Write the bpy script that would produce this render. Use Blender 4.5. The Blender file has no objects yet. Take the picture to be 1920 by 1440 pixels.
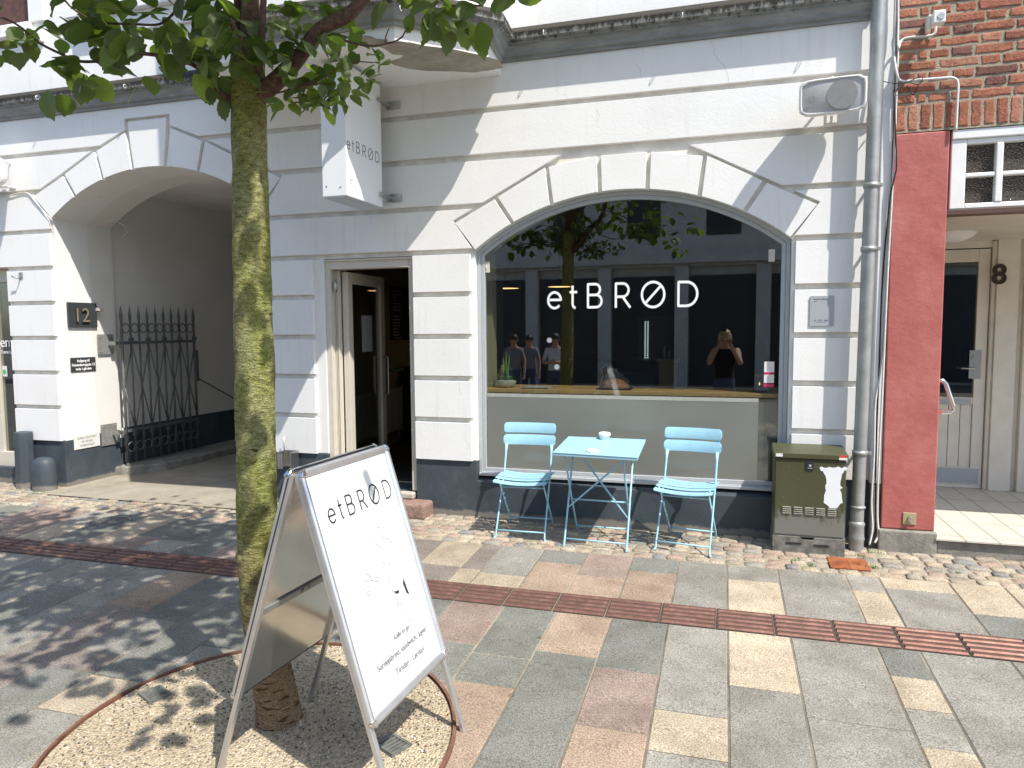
import bpy, bmesh, math, random
from mathutils import Vector, Matrix, Euler, noise
from mathutils.geometry import tessellate_polygon
R = math.radians; PI = math.pi
rnd = random.Random(7)
S = bpy.context.scene
COL = S.collection
# ------------------------------------------------------------ camera model (solved from the photograph)
FPX, YAW, PIT, ROL = 1338.585, .288078, .0777800, -.0068984
CAM = Vector((0, -5.53, 1.5705))
def _basis():
    cy, sy = math.cos(YAW), math.sin(YAW)
    fw = Vector((-sy*math.cos(PIT), cy*math.cos(PIT), -math.sin(PIT)))
    r = Vector((cy, sy, 0)); u = r.cross(fw)
    return r*math.cos(ROL)+u*math.sin(ROL), -r*math.sin(ROL)+u*math.cos(ROL), fw
RT, UP, FW = _basis()
def ray(x, y): return FW + RT*((x-960)/FPX) + UP*((720-y)/FPX)
def F(x, y, Y=0.0):                     # a point of the plane Y = const seen at a pixel
    d = ray(x, y); return CAM + d*((Y-CAM.y)/d.y)
SL = .035                                # the pavement falls towards the street
def G(x, y, up=0.0):
    d = ray(x, y); n = Vector((0, -SL, 1)); return CAM + d*(-(CAM.dot(n)-up)/d.dot(n))
def ZP(x, y, z):
    d = ray(x, y); return CAM + d*((z-CAM.z)/d.z)
def XP(x, y, X):
    d = ray(x, y); return CAM + d*((X-CAM.x)/d.x)
def px(P):
    v = Vector(P)-CAM; z = v.dot(FW)
    return (960+FPX*v.dot(RT)/z, 720-FPX*v.dot(UP)/z) if z > .05 else (-9999, -9999)
def gz(y): return SL*y if y < 0 else 0.0
# ------------------------------------------------------------ materials
def lin(c): return tuple((v/12.92 if v <= .04045 else ((v+.055)/1.055)**2.4) for v in c)
MATS = {}
class NT:
    def __init__(s, name):
        s.m = bpy.data.materials.new(name); s.m.use_nodes = True
        s.t = s.m.node_tree; s.n = s.t.nodes; s.n.clear()
        s.out = s.n.new('ShaderNodeOutputMaterial')
    def N(s, t, **k):
        n = s.n.new(t)
        for a, v in k.items():
            if a.startswith('i_'):
                key = a[2:]; key = int(key) if key.isdigit() else key.replace('_', ' ')
                n.inputs[key].default_value = v
            else: setattr(n, a, v)
        return n
    def L(s, a, b): s.t.links.new(a, b)
    def coord(s, scale=(1, 1, 1)):
        g = s.N('ShaderNodeTexCoord'); mp = s.N('ShaderNodeMapping'); mp.inputs['Scale'].default_value = scale
        s.L(g.outputs['Object'], mp.inputs['Vector']); return mp.outputs[0]
    def noise(s, scale, detail=4, rough=.55, vec=None, dist=0):
        n = s.N('ShaderNodeTexNoise'); n.inputs['Scale'].default_value = scale; n.inputs['Detail'].default_value = detail
        n.inputs['Roughness'].default_value = rough; n.inputs['Distortion'].default_value = dist
        s.L(vec or s.coord(), n.inputs['Vector']); return n.outputs['Fac']
    def ramp(s, fac, stops):
        r = s.N('ShaderNodeValToRGB'); e = r.color_ramp.elements
        while len(e) > 1: e.remove(e[-1])
        e[0].position = stops[0][0]; e[0].color = stops[0][1]+(1,) if len(stops[0][1]) == 3 else stops[0][1]
        for p, c in stops[1:]:
            k = e.new(p); k.color = c+(1,) if len(c) == 3 else c
        s.L(fac, r.inputs[0]); return r.outputs[0]
    def mix(s, fac, a, b, mode='MIX'):
        m = s.N('ShaderNodeMix', data_type='RGBA', blend_type=mode)
        for v, k in ((fac, 0), (a, 6), (b, 7)):
            if isinstance(v, (int, float)): m.inputs[k].default_value = v
            elif isinstance(v, tuple): m.inputs[k].default_value = v+(1,) if len(v) == 3 else v
            else: s.L(v, m.inputs[k])
        return m.outputs[2]
    def bump(s, h, strength=.3, dist=.01):
        b = s.N('ShaderNodeBump'); b.inputs['Strength'].default_value = strength; b.inputs['Distance'].default_value = dist
        s.L(h, b.inputs['Height']); return b.outputs[0]
    def bsdf(s, color, rough=.6, metal=0.0, normal=None, spec=.5, trans=0.0, coat=0.0):
        p = s.N('ShaderNodeBsdfPrincipled')
        for v, k in ((color, 'Base Color'), (rough, 'Roughness'), (metal, 'Metallic'), (spec, 'Specular IOR Level'), (trans, 'Transmission Weight'), (coat, 'Coat Weight')):
            if isinstance(v, tuple): p.inputs[k].default_value = v+(1,) if len(v) == 3 else v
            elif isinstance(v, (int, float)): p.inputs[k].default_value = v
            else: s.L(v, p.inputs[k])
        if normal: s.L(normal, p.inputs['Normal'])
        return p.outputs[0]
    def done(s, sh):
        s.L(sh, s.out.inputs[0]); MATS[s.m.name] = s.m; return s.m
def plain(name, c, rough=.5, metal=0.0, var=.08, scale=30, bump=.05, spec=.5, coat=0.0):
    t = NT(name); f = t.noise(scale)
    lo = tuple(max(0, v*(1-var)) for v in c); hi = tuple(min(1, v*(1+var)) for v in c)
    col = t.ramp(f, [(.3, lo), (.7, hi)])
    return t.done(t.bsdf(col, rough, metal, t.bump(t.noise(scale*4), bump, .004), spec, coat=coat))
def attr_mat(name, rough=.75, speck=260, amt=.35, bump=.25, bscale=120):
    t = NT(name); a = t.N('ShaderNodeAttribute', attribute_name='col')
    f = t.noise(speck, 2, .7); f2 = t.noise(5, 4)
    s1 = t.ramp(f, [(.36, (1-amt,)*3), (.5, (1, 1, 1)), (.66, (1+amt*.8,)*3)])
    c = t.mix(1.0, a.outputs['Color'], s1, 'MULTIPLY')
    s2 = t.mix(1.0, t.ramp(f2, [(.3, (.80, .78, .76)), (.6, (1.04, 1.04, 1.04))]), t.ramp(t.noise(22, 6, .8), [(.66, (1, 1, 1)), (.74, (.72, .70, .67))]), 'MULTIPLY')
    c = t.mix(1.0, c, s2, 'MULTIPLY')
    if speck == 150:
        vo = t.N('ShaderNodeTexVoronoi'); vo.inputs['Scale'].default_value = 3.3; t.L(t.coord(), vo.inputs['Vector'])
        c = t.mix(1.0, c, t.ramp(vo.outputs['Distance'], [(.035, (.62, .6, .58)), (.06, (1, 1, 1))]), 'MULTIPLY')
        c = t.mix(1.0, c, t.ramp(t.noise(1.6, 7, .75), [(.34, (.78, .77, .74)), (.52, (1, 1, 1)), (.7, (1.10, 1.08, 1.04))]), 'MULTIPLY')
    return t.done(t.bsdf(c, rough, 0, t.bump(t.noise(bscale, 3), bump, .004), .3))
# plaster: brushed white paint with hairline dirt
t = NT('white_plaster')
big = t.noise(1.3, 5, .6); fine = t.noise(75, 3, .6)
stroke = t.noise(17, 5, .65, t.coord((1, 1, 1.35)), 1.2)
c = t.ramp(big, [(.25, (.74, .735, .71)), (.5, (.80, .797, .78)), (.75, (.82, .82, .805))])
spots = t.ramp(t.noise(9, 6, .7), [(.70, (1, 1, 1)), (.78, (.86, .84, .80))])
c = t.mix(1.0, c, spots, 'MULTIPLY')
streak = t.ramp(t.noise(2.2, 6, .65, t.coord((7, 7, .7))), [(.56, (1, 1, 1)), (.78, (.86, .845, .80))])
c = t.mix(.8, c, streak, 'MULTIPLY')
h = t.N('ShaderNodeMath', operation='ADD'); t.L(fine, h.inputs[0]); t.L(stroke, h.inputs[1])
M_plaster = t.done(t.bsdf(c, .62, 0, t.bump(h.outputs[0], .20, .006), .35))
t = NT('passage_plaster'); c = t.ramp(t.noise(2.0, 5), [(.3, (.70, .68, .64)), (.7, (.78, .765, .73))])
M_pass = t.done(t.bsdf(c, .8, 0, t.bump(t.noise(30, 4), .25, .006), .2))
t = NT('bare_render'); c = t.ramp(t.noise(6, 6, .7), [(.3, (.27, .245, .205)), (.7, (.42, .39, .33))])
M_bare = t.done(t.bsdf(c, .9, 0, t.bump(t.noise(40, 5), .6, .01), .2))
t = NT('dark_plinth_paint'); w = t.ramp(t.noise(3.5, 7, .72), [(.3, (.040, .052, .064)), (.6, (.062, .078, .093)), (.8, (.12, .13, .135))])
w2 = t.ramp(t.noise(24, 5, .75), [(.69, (1, 1, 1)), (.77, (2.2, 2.1, 2.0))])
zc = t.N('ShaderNodeSeparateXYZ'); g = t.N('ShaderNodeNewGeometry'); t.L(g.outputs['Position'], zc.inputs[0])
nz = t.N('ShaderNodeMath', operation='MULTIPLY_ADD'); t.L(t.noise(11, 5, .7), nz.inputs[0]); nz.inputs[1].default_value = -.07; t.L(zc.outputs[2], nz.inputs[2])
dirt = t.ramp(nz.outputs[0], [(-.0, (.8, .8, .8)), (.02, (0, 0, 0))])
c = t.mix(1.0, w, w2, 'MULTIPLY'); c = t.mix(dirt, c, (.24, .22, .185))
M_plinth = t.done(t.bsdf(c, .55, 0, t.bump(t.noise(40, 4), .35, .006), .4))
t = NT('cornice_paint'); g = t.N('ShaderNodeNewGeometry'); sp = t.N('ShaderNodeSeparateXYZ'); t.L(g.outputs['Position'], sp.inputs[0])
base = t.ramp(t.noise(4, 6, .7, t.coord((1, 1, 5))), [(.3, (.20, .205, .20)), (.55, (.27, .28, .28)), (.75, (.36, .365, .35))])
nz = t.N('ShaderNodeMath', operation='MULTIPLY_ADD'); t.L(t.noise(9, 6, .75, t.coord((2.5, 2.5, 1))), nz.inputs[0]); nz.inputs[1].default_value = .22; t.L(sp.outputs[2], nz.inputs[2])
moss = t.ramp(nz.outputs[0], [(0, (0, 0, 0)), (1, (1, 1, 1))])
mr = t.N('ShaderNodeMapRange'); mr.inputs['From Min'].default_value = 3.862; mr.inputs['From Max'].default_value = 3.905; t.L(nz.outputs[0], mr.inputs[0])
alg = t.ramp(t.noise(30, 6, .8, t.coord((3, 3, .6))), [(.35, (.016, .014, .010)), (.62, (.045, .042, .031)), (.85, (.12, .11, .085))])
c = t.mix(mr.outputs[0], base, alg)
M_corn = t.done(t.bsdf(c, .75, 0, t.bump(t.noise(50, 5), .35, .006), .3))
# granite etc. with a colour attribute
M_slab = attr_mat('granite_slab', .72, 150, .50, .3, 110)
M_sett = attr_mat('granite_sett', .8, 90, .35, .8, 45)
t = NT('brick'); a = t.N('ShaderNodeAttribute', attribute_name='col')
s1 = t.ramp(t.noise(22, 6, .75), [(.28, (.35, .33, .32)), (.42, (.85, .85, .85)), (.6, (1.05, 1.05, 1.05)), (.78, (1.5, 1.45, 1.4))])
pit = t.ramp(t.noise(75, 3, .6), [(.30, (.25, .2, .18)), (.38, (1, 1, 1))])
c = t.mix(1, t.mix(1, a.outputs['Color'], s1, 'MULTIPLY'), pit, 'MULTIPLY')
M_brick = t.done(t.bsdf(c, .85, 0, t.bump(t.noise(60, 6, .7), .9, .012), .2))
t = NT('mortar'); c = t.ramp(t.noise(7, 6, .7), [(.3, (.38, .34, .28)), (.5, (.48, .42, .32)), (.7, (.56, .49, .35))])
M_mortar = t.done(t.bsdf(c, .95, 0, t.bump(t.noise(90, 6, .75), 1.0, .02), .1))
t = NT('red_paint'); c = t.ramp(t.noise(3.2, 7, .7), [(.3, (.35, .095, .082)), (.5, (.42, .125, .107)), (.72, (.49, .18, .155))])
sc = t.ramp(t.noise(5, 8, .8, t.coord((1, 1, 7))), [(.66, (1, 1, 1)), (.74, (1.35, 1.7, 1.7))])
c = t.mix(.6, c, sc, 'MULTIPLY')
M_red = t.done(t.bsdf(c, .6, 0, t.bump(t.noise(20, 6, .7), .35, .012), .35))
M_conc = None
t = NT('concrete'); c = t.ramp(t.noise(6, 7, .7), [(.28, (.13, .125, .11)), (.5, (.25, .24, .21)), (.75, (.38, .36, .31))])
M_conc = t.done(t.bsdf(c, .9, 0, t.bump(t.noise(45, 6, .75), .7, .012), .2))
t = NT('asphalt_yard'); c = t.ramp(t.noise(3, 7, .7), [(.3, (.24, .215, .165)), (.7, (.36, .33, .265))])
M_yard = t.done(t.bsdf(c, .9, 0, t.bump(t.noise(160, 3), .5, .004), .2))
t = NT('cream_tile'); br = t.N('ShaderNodeTexBrick', offset=0.0, squash=1.0)
br.inputs['Scale'].default_value = 1; br.inputs['Brick Width'].default_value = .2; br.inputs['Row Height'].default_value = .4; br.inputs['Mortar Size'].default_value = .004
br.inputs['Color1'].default_value = (.60, .57, .49, 1); br.inputs['Color2'].default_value = (.55, .52, .44, 1); br.inputs['Mortar'].default_value = (.2, .18, .15, 1)
t.L(t.coord(), br.inputs[0]); M_tile = t.done(t.bsdf(t.mix(.5, br.outputs[0], t.ramp(t.noise(8), [(.3, (.8, .8, .8)), (.7, (1.05, 1.05, 1.05))]), 'MULTIPLY'), .5))
t = NT('sand_gravel'); vo = t.N('ShaderNodeTexVoronoi'); vo.inputs['Scale'].default_value = 105; t.L(t.coord(), vo.inputs['Vector'])
cc = t.ramp(vo.outputs['Color'], [(0, (.12, .10, .08)), (.25, (.42, .37, .29)), (.6, (.54, .48, .38)), (.85, (.22, .20, .17)), (1, (.62, .58, .50))])
gr = t.ramp(t.noise(2.5, 5), [(.3, (.86, .79, .68)), (.7, (1.14, 1.08, .96))]); c = t.mix(1, cc, gr, 'MULTIPLY')
mth = t.N('ShaderNodeMath', operation='SUBTRACT'); mth.inputs[0].default_value = 1; t.L(vo.outputs['Distance'], mth.inputs[1])
M_grav = t.done(t.bsdf(c, .9, 0, t.bump(mth.outputs[0], .9, .01), .2))
M_pebble = attr_mat('pebble', .8, 90, .25, .4, 90)
t = NT('corten'); c = t.ramp(t.noise(12, 6, .7), [(.3, (.10, .045, .028)), (.55, (.18, .088, .058)), (.75, (.28, .17, .12))])
M_rust = t.done(t.bsdf(c, .8, 0, t.bump(t.noise(60, 5), .5, .004), .25))
t = NT('rusty_plate'); c = t.ramp(t.noise(9, 6, .75), [(.3, (.10, .03, .015)), (.5, (.27, .09, .035)), (.7, (.36, .15, .07))])
M_rplate = t.done(t.bsdf(c, .8, 0, t.bump(t.noise(60, 5), .5, .004), .25))
t = NT('iron_strip'); c = t.ramp(t.noise(14, 6, .7), [(.3, (.12, .060, .046)), (.55, (.20, .10, .076)), (.75, (.31, .18, .14))])
M_tact = t.done(t.bsdf(c, .5, .35, t.bump(t.noise(80, 5), .3, .003), .4))
t = NT('mossy_bark'); vec = t.coord((1, 1, 1))
m1 = t.noise(5.5, 6, .7, t.coord((1, 1, .5))); m2 = t.noise(40, 6, .70, t.coord((.75, .75, 1.5)))
bark = t.ramp(m2, [(.28, (.10, .085, .04)), (.42, (.23, .215, .10)), (.55, (.33, .32, .16)), (.74, (.50, .48, .32))])
mossc = t.ramp(m2, [(.28, (.09, .10, .018)), (.46, (.20, .225, .035)), (.68, (.36, .39, .09))])
g = t.N('ShaderNodeNewGeometry'); sp = t.N('ShaderNodeSeparateXYZ'); t.L(g.outputs['Position'], sp.inputs[0])
mm = t.ramp(m1, [(.44, (.12, .12, .12)), (.64, (.85, .85, .85))])
hz = t.N('ShaderNodeMapRange'); hz.inputs['From Min'].default_value = .15; hz.inputs['From Max'].default_value = .8; t.L(sp.outputs[2], hz.inputs[0])
hm = t.N('ShaderNodeMath', operation='MULTIPLY'); t.L(mm, hm.inputs[0]); t.L(hz.outputs[0], hm.inputs[1])
brown = t.ramp(m2, [(.25, (.15, .10, .06)), (.5, (.29, .205, .125)), (.75, (.42, .32, .21))])
bb = t.mix(hz.outputs[0], brown, bark); c = t.mix(hm.outputs[0], bb, mossc)
lent = t.ramp(t.noise(11, 3, .5, t.coord((1, 1, 5))), [(.66, (1, 1, 1)), (.71, (.28, .25, .2))])
c = t.mix(1, c, lent, 'MULTIPLY'); c = t.mix(1, c, t.ramp(t.noise(170, 4, .7, t.coord((1, 1, 1.6))), [(.36, (.45, .43, .38)), (.5, (1, 1, 1)), (.66, (1.35, 1.35, 1.3))]), 'MULTIPLY')
lb2 = t.ramp(t.noise(15, 2, .5, t.coord((1, 1, 4.5))), [(.57, (1, 1, 1)), (.61, (.35, .28, .22))])
c = t.mix(1, c, t.mix(hz.outputs[0], lb2, (1.0, 1.0, 1.0)), 'MULTIPLY')
M_bark = t.done(t.bsdf(c, .9, 0, t.bump(m2, 1.0, .02), .15))
M_twig = plain('twig_bark', (.12, .065, .045), .8, var=.5, scale=60, bump=.6)
t = NT('leaf_green'); oi = t.N('ShaderNodeAttribute', attribute_name='col')
ge = t.N('ShaderNodeNewGeometry')
under = t.mix(.55, oi.outputs['Color'], (.17, .19, .11))
col = t.mix(ge.outputs['Backfacing'], oi.outputs['Color'], under)
p = t.bsdf(col, .5, 0, t.bump(t.noise(60, 2), .2, .002), .35)
tr = t.N('ShaderNodeBsdfTranslucent'); t.L(t.mix(1, oi.outputs['Color'], (2.9, 3.3, .8), 'MULTIPLY'), tr.inputs[0])
mx = t.N('ShaderNodeMixShader'); mx.inputs[0].default_value = .32; t.L(p, mx.inputs[1]); t.L(tr.outputs[0], mx.inputs[2])
M_leaf = t.done(mx.outputs[0])
M_blue = plain('light_blue_paint', (.32, .57, .69), .38, var=.05, scale=12)
M_cab = None
t = NT('olive_cabinet_paint'); g = t.N('ShaderNodeNewGeometry'); sp = t.N('ShaderNodeSeparateXYZ'); t.L(g.outputs['Position'], sp.inputs[0])
c0 = t.ramp(t.noise(4, 4), [(.3, (.060, .062, .026)), (.7, (.074, .076, .034))])
nz = t.N('ShaderNodeMath', operation='MULTIPLY_ADD'); t.L(t.noise(16, 7, .8, t.coord((2, 2, .7))), nz.inputs[0]); nz.inputs[1].default_value = -.46; t.L(sp.outputs[2], nz.inputs[2])
sm = t.ramp(nz.outputs[0], [(0.0, (1, 1, 1)), (.06, (0, 0, 0))]); sm2 = t.ramp(nz.outputs[0], [(-.0, (.8, .8, .8)), (.02, (0, 0, 0))])
scr = t.ramp(t.noise(60, 2, .5, t.coord((1, 1, .4))), [(.74, (1, 1, 1)), (.76, (3, 3, 3))])
c = t.mix(sm, t.mix(1, c0, scr, 'MULTIPLY'), (.17, .175, .15))
M_cab = t.done(t.bsdf(c, .42, 0, t.bump(t.noise(50), .08, .003), .5))
M_alu = plain('brushed_aluminium', (.62, .63, .64), .36, .85, var=.06, scale=20)
M_chrome = plain('chrome', (.72, .72, .72), .12, 1, var=.02)
M_steel = plain('stainless_steel', (.55, .55, .54), .28, .95, var=.05)
M_zinc = plain('grey_zinc_pipe', (.33, .34, .33), .45, .4, var=.16, scale=9, bump=.15)
M_iron = plain('painted_iron', (.13, .135, .135), .5, .3, var=.25, scale=25, bump=.25)
M_wfr = plain('window_aluminium', (.47, .50, .52), .45, .15, var=.04)
M_cream = plain('cream_paint', (.60, .555, .47), .45, var=.04, scale=8)
M_doorc = plain('greige_door_paint', (.72, .68, .59), .5, var=.06, scale=8)
M_wpaint = plain('white_gloss_paint', (.78, .78, .76), .4, var=.05, scale=10)
M_sign = plain('white_sign_acrylic', (.78, .80, .82), .3, var=.015, scale=3, bump=.02)
M_poster = plain('poster_paper', (.68, .68, .68), .45, var=.01, scale=3, bump=.0)
M_ink = plain('black_ink', (.022, .022, .024), .5, var=.1)
M_grayink = plain('grey_ink', (.16, .16, .165), .6, var=.1)
M_faint = plain('faint_grey_ink', (.30, .30, .30), .6, var=.05)
M_vinyl = plain('white_vinyl', (.86, .86, .86), .5, var=.01)
M_black = plain('black_rubber', (.015, .015, .016), .6, var=.2)
M_anth = plain('anthracite_plate', (.055, .062, .066), .45, .2, var=.08)
M_wplate = plain('white_plate', (.72, .71, .68), .45, var=.05)
M_gplate = plain('grey_plate', (.42, .45, .47), .4, .2, var=.03)
M_wood = None
t = NT('oiled_wood'); c = t.ramp(t.noise(6, 6, .6, t.coord((1, 12, 12)), .5), [(.3, (.60, .34, .12)), (.6, (.76, .47, .19)), (.8, (.82, .56, .26))])
M_wood = t.done(t.bsdf(c, .4, 0, None, .4, coat=.2))
M_dwood = plain('dark_wood', (.045, .022, .014), .5, var=.3, scale=12)
M_green = plain('plant_green', (.12, .24, .04), .5, var=.3, scale=30)
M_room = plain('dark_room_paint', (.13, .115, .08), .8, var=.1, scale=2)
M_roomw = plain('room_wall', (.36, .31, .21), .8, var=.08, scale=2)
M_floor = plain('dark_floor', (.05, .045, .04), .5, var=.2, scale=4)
M_bread = plain('bread_crust', (.42, .20, .08), .7, var=.45, scale=35, bump=.5)
M_sand = plain('white_sand', (.62, .56, .45), .9, var=.2, scale=60)
M_stone = plain('pale_stone_step', (.45, .40, .33), .85, var=.2, scale=25, bump=.5)
t = NT('red_granite'); c = t.ramp(t.noise(45, 6, .8), [(.3, (.09, .045, .04)), (.45, (.30, .19, .15)), (.7, (.46, .34, .27))])
M_rgran = t.done(t.bsdf(c, .85, 0, t.bump(t.noise(30, 6, .8), 1, .02), .2))
M_redp = plain('magenta_print', (.55, .03, .10), .5, var=.05)
M_greenp = plain('green_print', (.05, .45, .16), .5, var=.05)
M_skin = plain('skin', (.52, .30, .21), .55, var=.08); M_hair = plain('blond_hair', (.45, .33, .17), .5, var=.4, scale=80)
M_dhair = plain('dark_hair', (.04, .025, .018), .5, var=.3, scale=80)
M_blackc = plain('black_cotton', (.012, .012, .014), .9); M_whitec = plain('white_cotton', (.70, .72, .78), .9); M_denim = plain('blue_denim', (.06, .09, .17), .9)
M_greyc = plain('grey_cotton', (.25, .26, .30), .9)
M_opp = plain('shaded_opposite_plaster', (.66, .65, .62), .8, var=.1, scale=3)
M_oppd = plain('opposite_dark_trim', (.05, .055, .06), .5, var=.2)
M_grass = plain('grass_green', (.10, .19, .03), .7, var=.4)
t = NT('lamp_glow'); e = t.N('ShaderNodeEmission'); e.inputs[0].default_value = (1, .62, .25, 1); e.inputs[1].default_value = 1.6; M_glow = t.done(e.outputs[0])
def glass(name, tint, ior=1.5, rough=0.0, extra=0.0, bumpn=None):
    t = NT(name); fr = t.N('ShaderNodeFresnel'); ge_ = t.N('ShaderNodeNewGeometry'); mi_ = t.N('ShaderNodeMapRange'); mi_.inputs['To Min'].default_value = ior; mi_.inputs['To Max'].default_value = 1/ior; t.L(ge_.outputs['Backfacing'], mi_.inputs[0]); t.L(mi_.outputs[0], fr.inputs[0])
    ad = t.N('ShaderNodeMath', operation='ADD', use_clamp=True); t.L(fr.outputs[0], ad.inputs[0]); ad.inputs[1].default_value = extra
    tr = t.N('ShaderNodeBsdfTransparent'); tr.inputs[0].default_value = tint+(1,)
    gl = t.N('ShaderNodeBsdfGlossy'); gl.inputs['Roughness'].default_value = rough
    if bumpn:
        b = bumpn(t); t.L(b, gl.inputs['Normal'])
    m = t.N('ShaderNodeMixShader'); t.L(ad.outputs[0], m.inputs[0]); t.L(tr.outputs[0], m.inputs[1]); t.L(gl.outputs[0], m.inputs[2])
    return t.done(m.outputs[0])
M_glass = glass('window_glass', (.84, .87, .85), 1.5, 0, .085)
M_glass2 = glass('clear_glass', (.86, .90, .88), 1.5, 0, .05)
M_plast = glass('clear_plastic_bag', (.9, .9, .9), 1.5, .08, .08, lambda t: t.bump(t.noise(22, 4, .7), 1, .05))
t = NT('frosted_film'); p = t.bsdf(t.ramp(t.noise(1.2, 2), [(.3, (.25, .26, .235)), (.7, (.32, .33, .295))]), .17, 0, None, 1.0)
tr = t.N('ShaderNodeBsdfTranslucent'); tr.inputs[0].default_value = (.55, .6, .56, 1); mx = t.N('ShaderNodeMixShader'); mx.inputs[0].default_value = .35
t.L(p, mx.inputs[1]); t.L(tr.outputs[0], mx.inputs[2]); M_frost = t.done(mx.outputs[0])
t = NT('rippled_glass'); vo = t.N('ShaderNodeTexVoronoi'); vo.inputs['Scale'].default_value = 62; t.L(t.coord((1, 1, 1.5)), vo.inputs['Vector'])
M_ripple = t.done(t.bsdf((.06, .05, .042), .12, 0, t.bump(vo.outputs['Distance'], 1, .03), 1.0))
# ------------------------------------------------------------ mesh helpers
class MB:
    def __init__(s): s.v = []; s.f = []; s.c = []; s.mi = []; s.sm = []
    def add(s, vs, fs, col=None, mi=0, smooth=False, M=None):
        o = len(s.v)
        for v in vs:
            v = Vector(v); s.v.append(M @ v if M else v)
        for f in fs: s.f.append([o+i for i in f]); s.c.append(col); s.mi.append(mi); s.sm.append(smooth)
    def box(s, a, b, col=None, mi=0, M=None):
        x0, y0, z0 = a; x1, y1, z1 = b
        vs = [(x0, y0, z0), (x1, y0, z0), (x1, y1, z0), (x0, y1, z0), (x0, y0, z1), (x1, y0, z1), (x1, y1, z1), (x0, y1, z1)]
        s.add(vs, [(0, 3, 2, 1), (4, 5, 6, 7), (0, 1, 5, 4), (1, 2, 6, 5), (2, 3, 7, 6), (3, 0, 4, 7)], col, mi, False, M)
    def prism(s, poly, y0, y1, mi=0, M=None, col=None, ngon=True):   # poly in (x,z), front y0, back y1
        n = len(poly); area = sum(poly[i][0]*poly[(i+1) % n][1]-poly[(i+1) % n][0]*poly[i][1] for i in range(n))
        if area < 0: poly = poly[::-1]
        vs = [(p[0], y0, p[1]) for p in poly]+[(p[0], y1, p[1]) for p in poly]
        fs = []
        if ngon: fs += [tuple(range(n)), tuple(range(2*n-1, n-1, -1))]
        else:
            for tr in tessellate_polygon([[Vector((p[0], p[1], 0)) for p in poly]]):
                a, b, c2 = tr; A = (Vector(poly[b])-Vector(poly[a])).cross(Vector(poly[c2])-Vector(poly[a]))
                if A < 0: a, b = b, a
                fs += [(a, b, c2), (n+c2, n+b, n+a)]
        for i in range(n): j = (i+1) % n; fs.append((j, i, n+i, n+j))
        s.add(vs, fs, col, mi, False, M)
    def tube(s, pts, r, seg=8, mi=0, cap=True, M=None, col=None):
        pts = [Vector(p) for p in pts]; n = len(pts); rs = r if isinstance(r, (list, tuple)) else [r]*n
        vs = []; fs = []; up = None
        for i, p in enumerate(pts):
            d = (pts[min(i+1, n-1)]-pts[max(i-1, 0)]).normalized()
            if up is None: up = Vector((0, 0, 1)) if abs(d.z) < .9 else Vector((1, 0, 0))
            a = d.cross(up)
            if a.length < 1e-4: a = d.cross(Vector((0, 1, 0)))
            a.normalize(); b = a.cross(d).normalized(); up = b
            for k in range(seg): an = 2*PI*k/seg; vs.append(p+(a*math.cos(an)+b*math.sin(an))*rs[i])
        for i in range(n-1):
            for k in range(seg): k2 = (k+1) % seg; fs.append((i*seg+k, i*seg+k2, (i+1)*seg+k2, (i+1)*seg+k))
        s.add(vs, fs, col, mi, True, M)
        if cap:
            o = len(s.v)-len(vs)
            s.f.append([o+k for k in range(seg)][::-1]); s.c.append(col); s.mi.append(mi); s.sm.append(False)
            s.f.append([o+(n-1)*seg+k for k in range(seg)]); s.c.append(col); s.mi.append(mi); s.sm.append(False)
    def lathe(s, prof, seg=24, c=(0, 0, 0), mi=0, M=None, col=None):   # prof list of (r,z)
        vs = []; fs = []
        for r, z in prof:
            for k in range(seg): an = 2*PI*k/seg; vs.append((c[0]+r*math.cos(an), c[1]+r*math.sin(an), c[2]+z))
        for i in range(len(prof)-1):
            for k in range(seg): k2 = (k+1) % seg; fs.append((i*seg+k, i*seg+k2, (i+1)*seg+k2, (i+1)*seg+k))
        s.add(vs, fs, col, mi, True, M)
    def ribbon(s, pts, w, y=0.0, th=.002, closed=False, mi=0, M=None):   # flat stroke in the xz plane, facing -y
        P = [Vector((p[0], p[1])) for p in pts]; n = len(P); Lf = []; Rt = []
        for i in range(n):
            if closed: a, b = P[i-1], P[(i+1) % n]
            else: a, b = P[max(i-1, 0)], P[min(i+1, n-1)]
            d1 = (P[i]-a); d2 = (b-P[i])
            if d1.length < 1e-9: d1 = d2
            if d2.length < 1e-9: d2 = d1
            d1.normalize(); d2.normalize(); t_ = (d1+d2); t_ = t_.normalized() if t_.length > 1e-6 else d1
            nn = Vector((-t_.y, t_.x)); k = 1/max(.5, nn.dot(Vector((-d1.y, d1.x))))
            Lf.append(P[i]+nn*w*.5*k); Rt.append(P[i]-nn*w*.5*k)
        vs = [(q.x, y, q.y) for q in Lf]+[(q.x, y, q.y) for q in Rt]+[(q.x, y+th, q.y) for q in Lf]+[(q.x, y+th, q.y) for q in Rt]
        fs = []
        for i in range(n if closed else n-1):
            j = (i+1) % n
            fs += [(i, n+i, n+j, j), (2*n+i, 2*n+j, 3*n+j, 3*n+i), (i, j, 2*n+j, 2*n+i), (n+i, 3*n+i, 3*n+j, n+j)]
        s.add(vs, fs, None, mi, False, M)
    def build(s, name, mats, parent=None, bevel=0, seg=2, origin=None, smooth=None, fn=None):
        if not isinstance(mats, (list, tuple)): mats = [mats]
        vs = s.v
        if fn: vs = [Vector(fn(v)) for v in vs]
        if origin is None and parent is None:
            if vs: origin = Vector((sum(v.x for v in vs)/len(vs), sum(v.y for v in vs)/len(vs), min(v.z for v in vs)))
        off = Vector(origin) if origin is not None else Vector((0, 0, 0))
        me = bpy.data.meshes.new(name); me.from_pydata([tuple(v-off) for v in vs], [], s.f)
        for m in mats: me.materials.append(m)
        me.polygons.foreach_set('material_index', s.mi)
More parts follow.
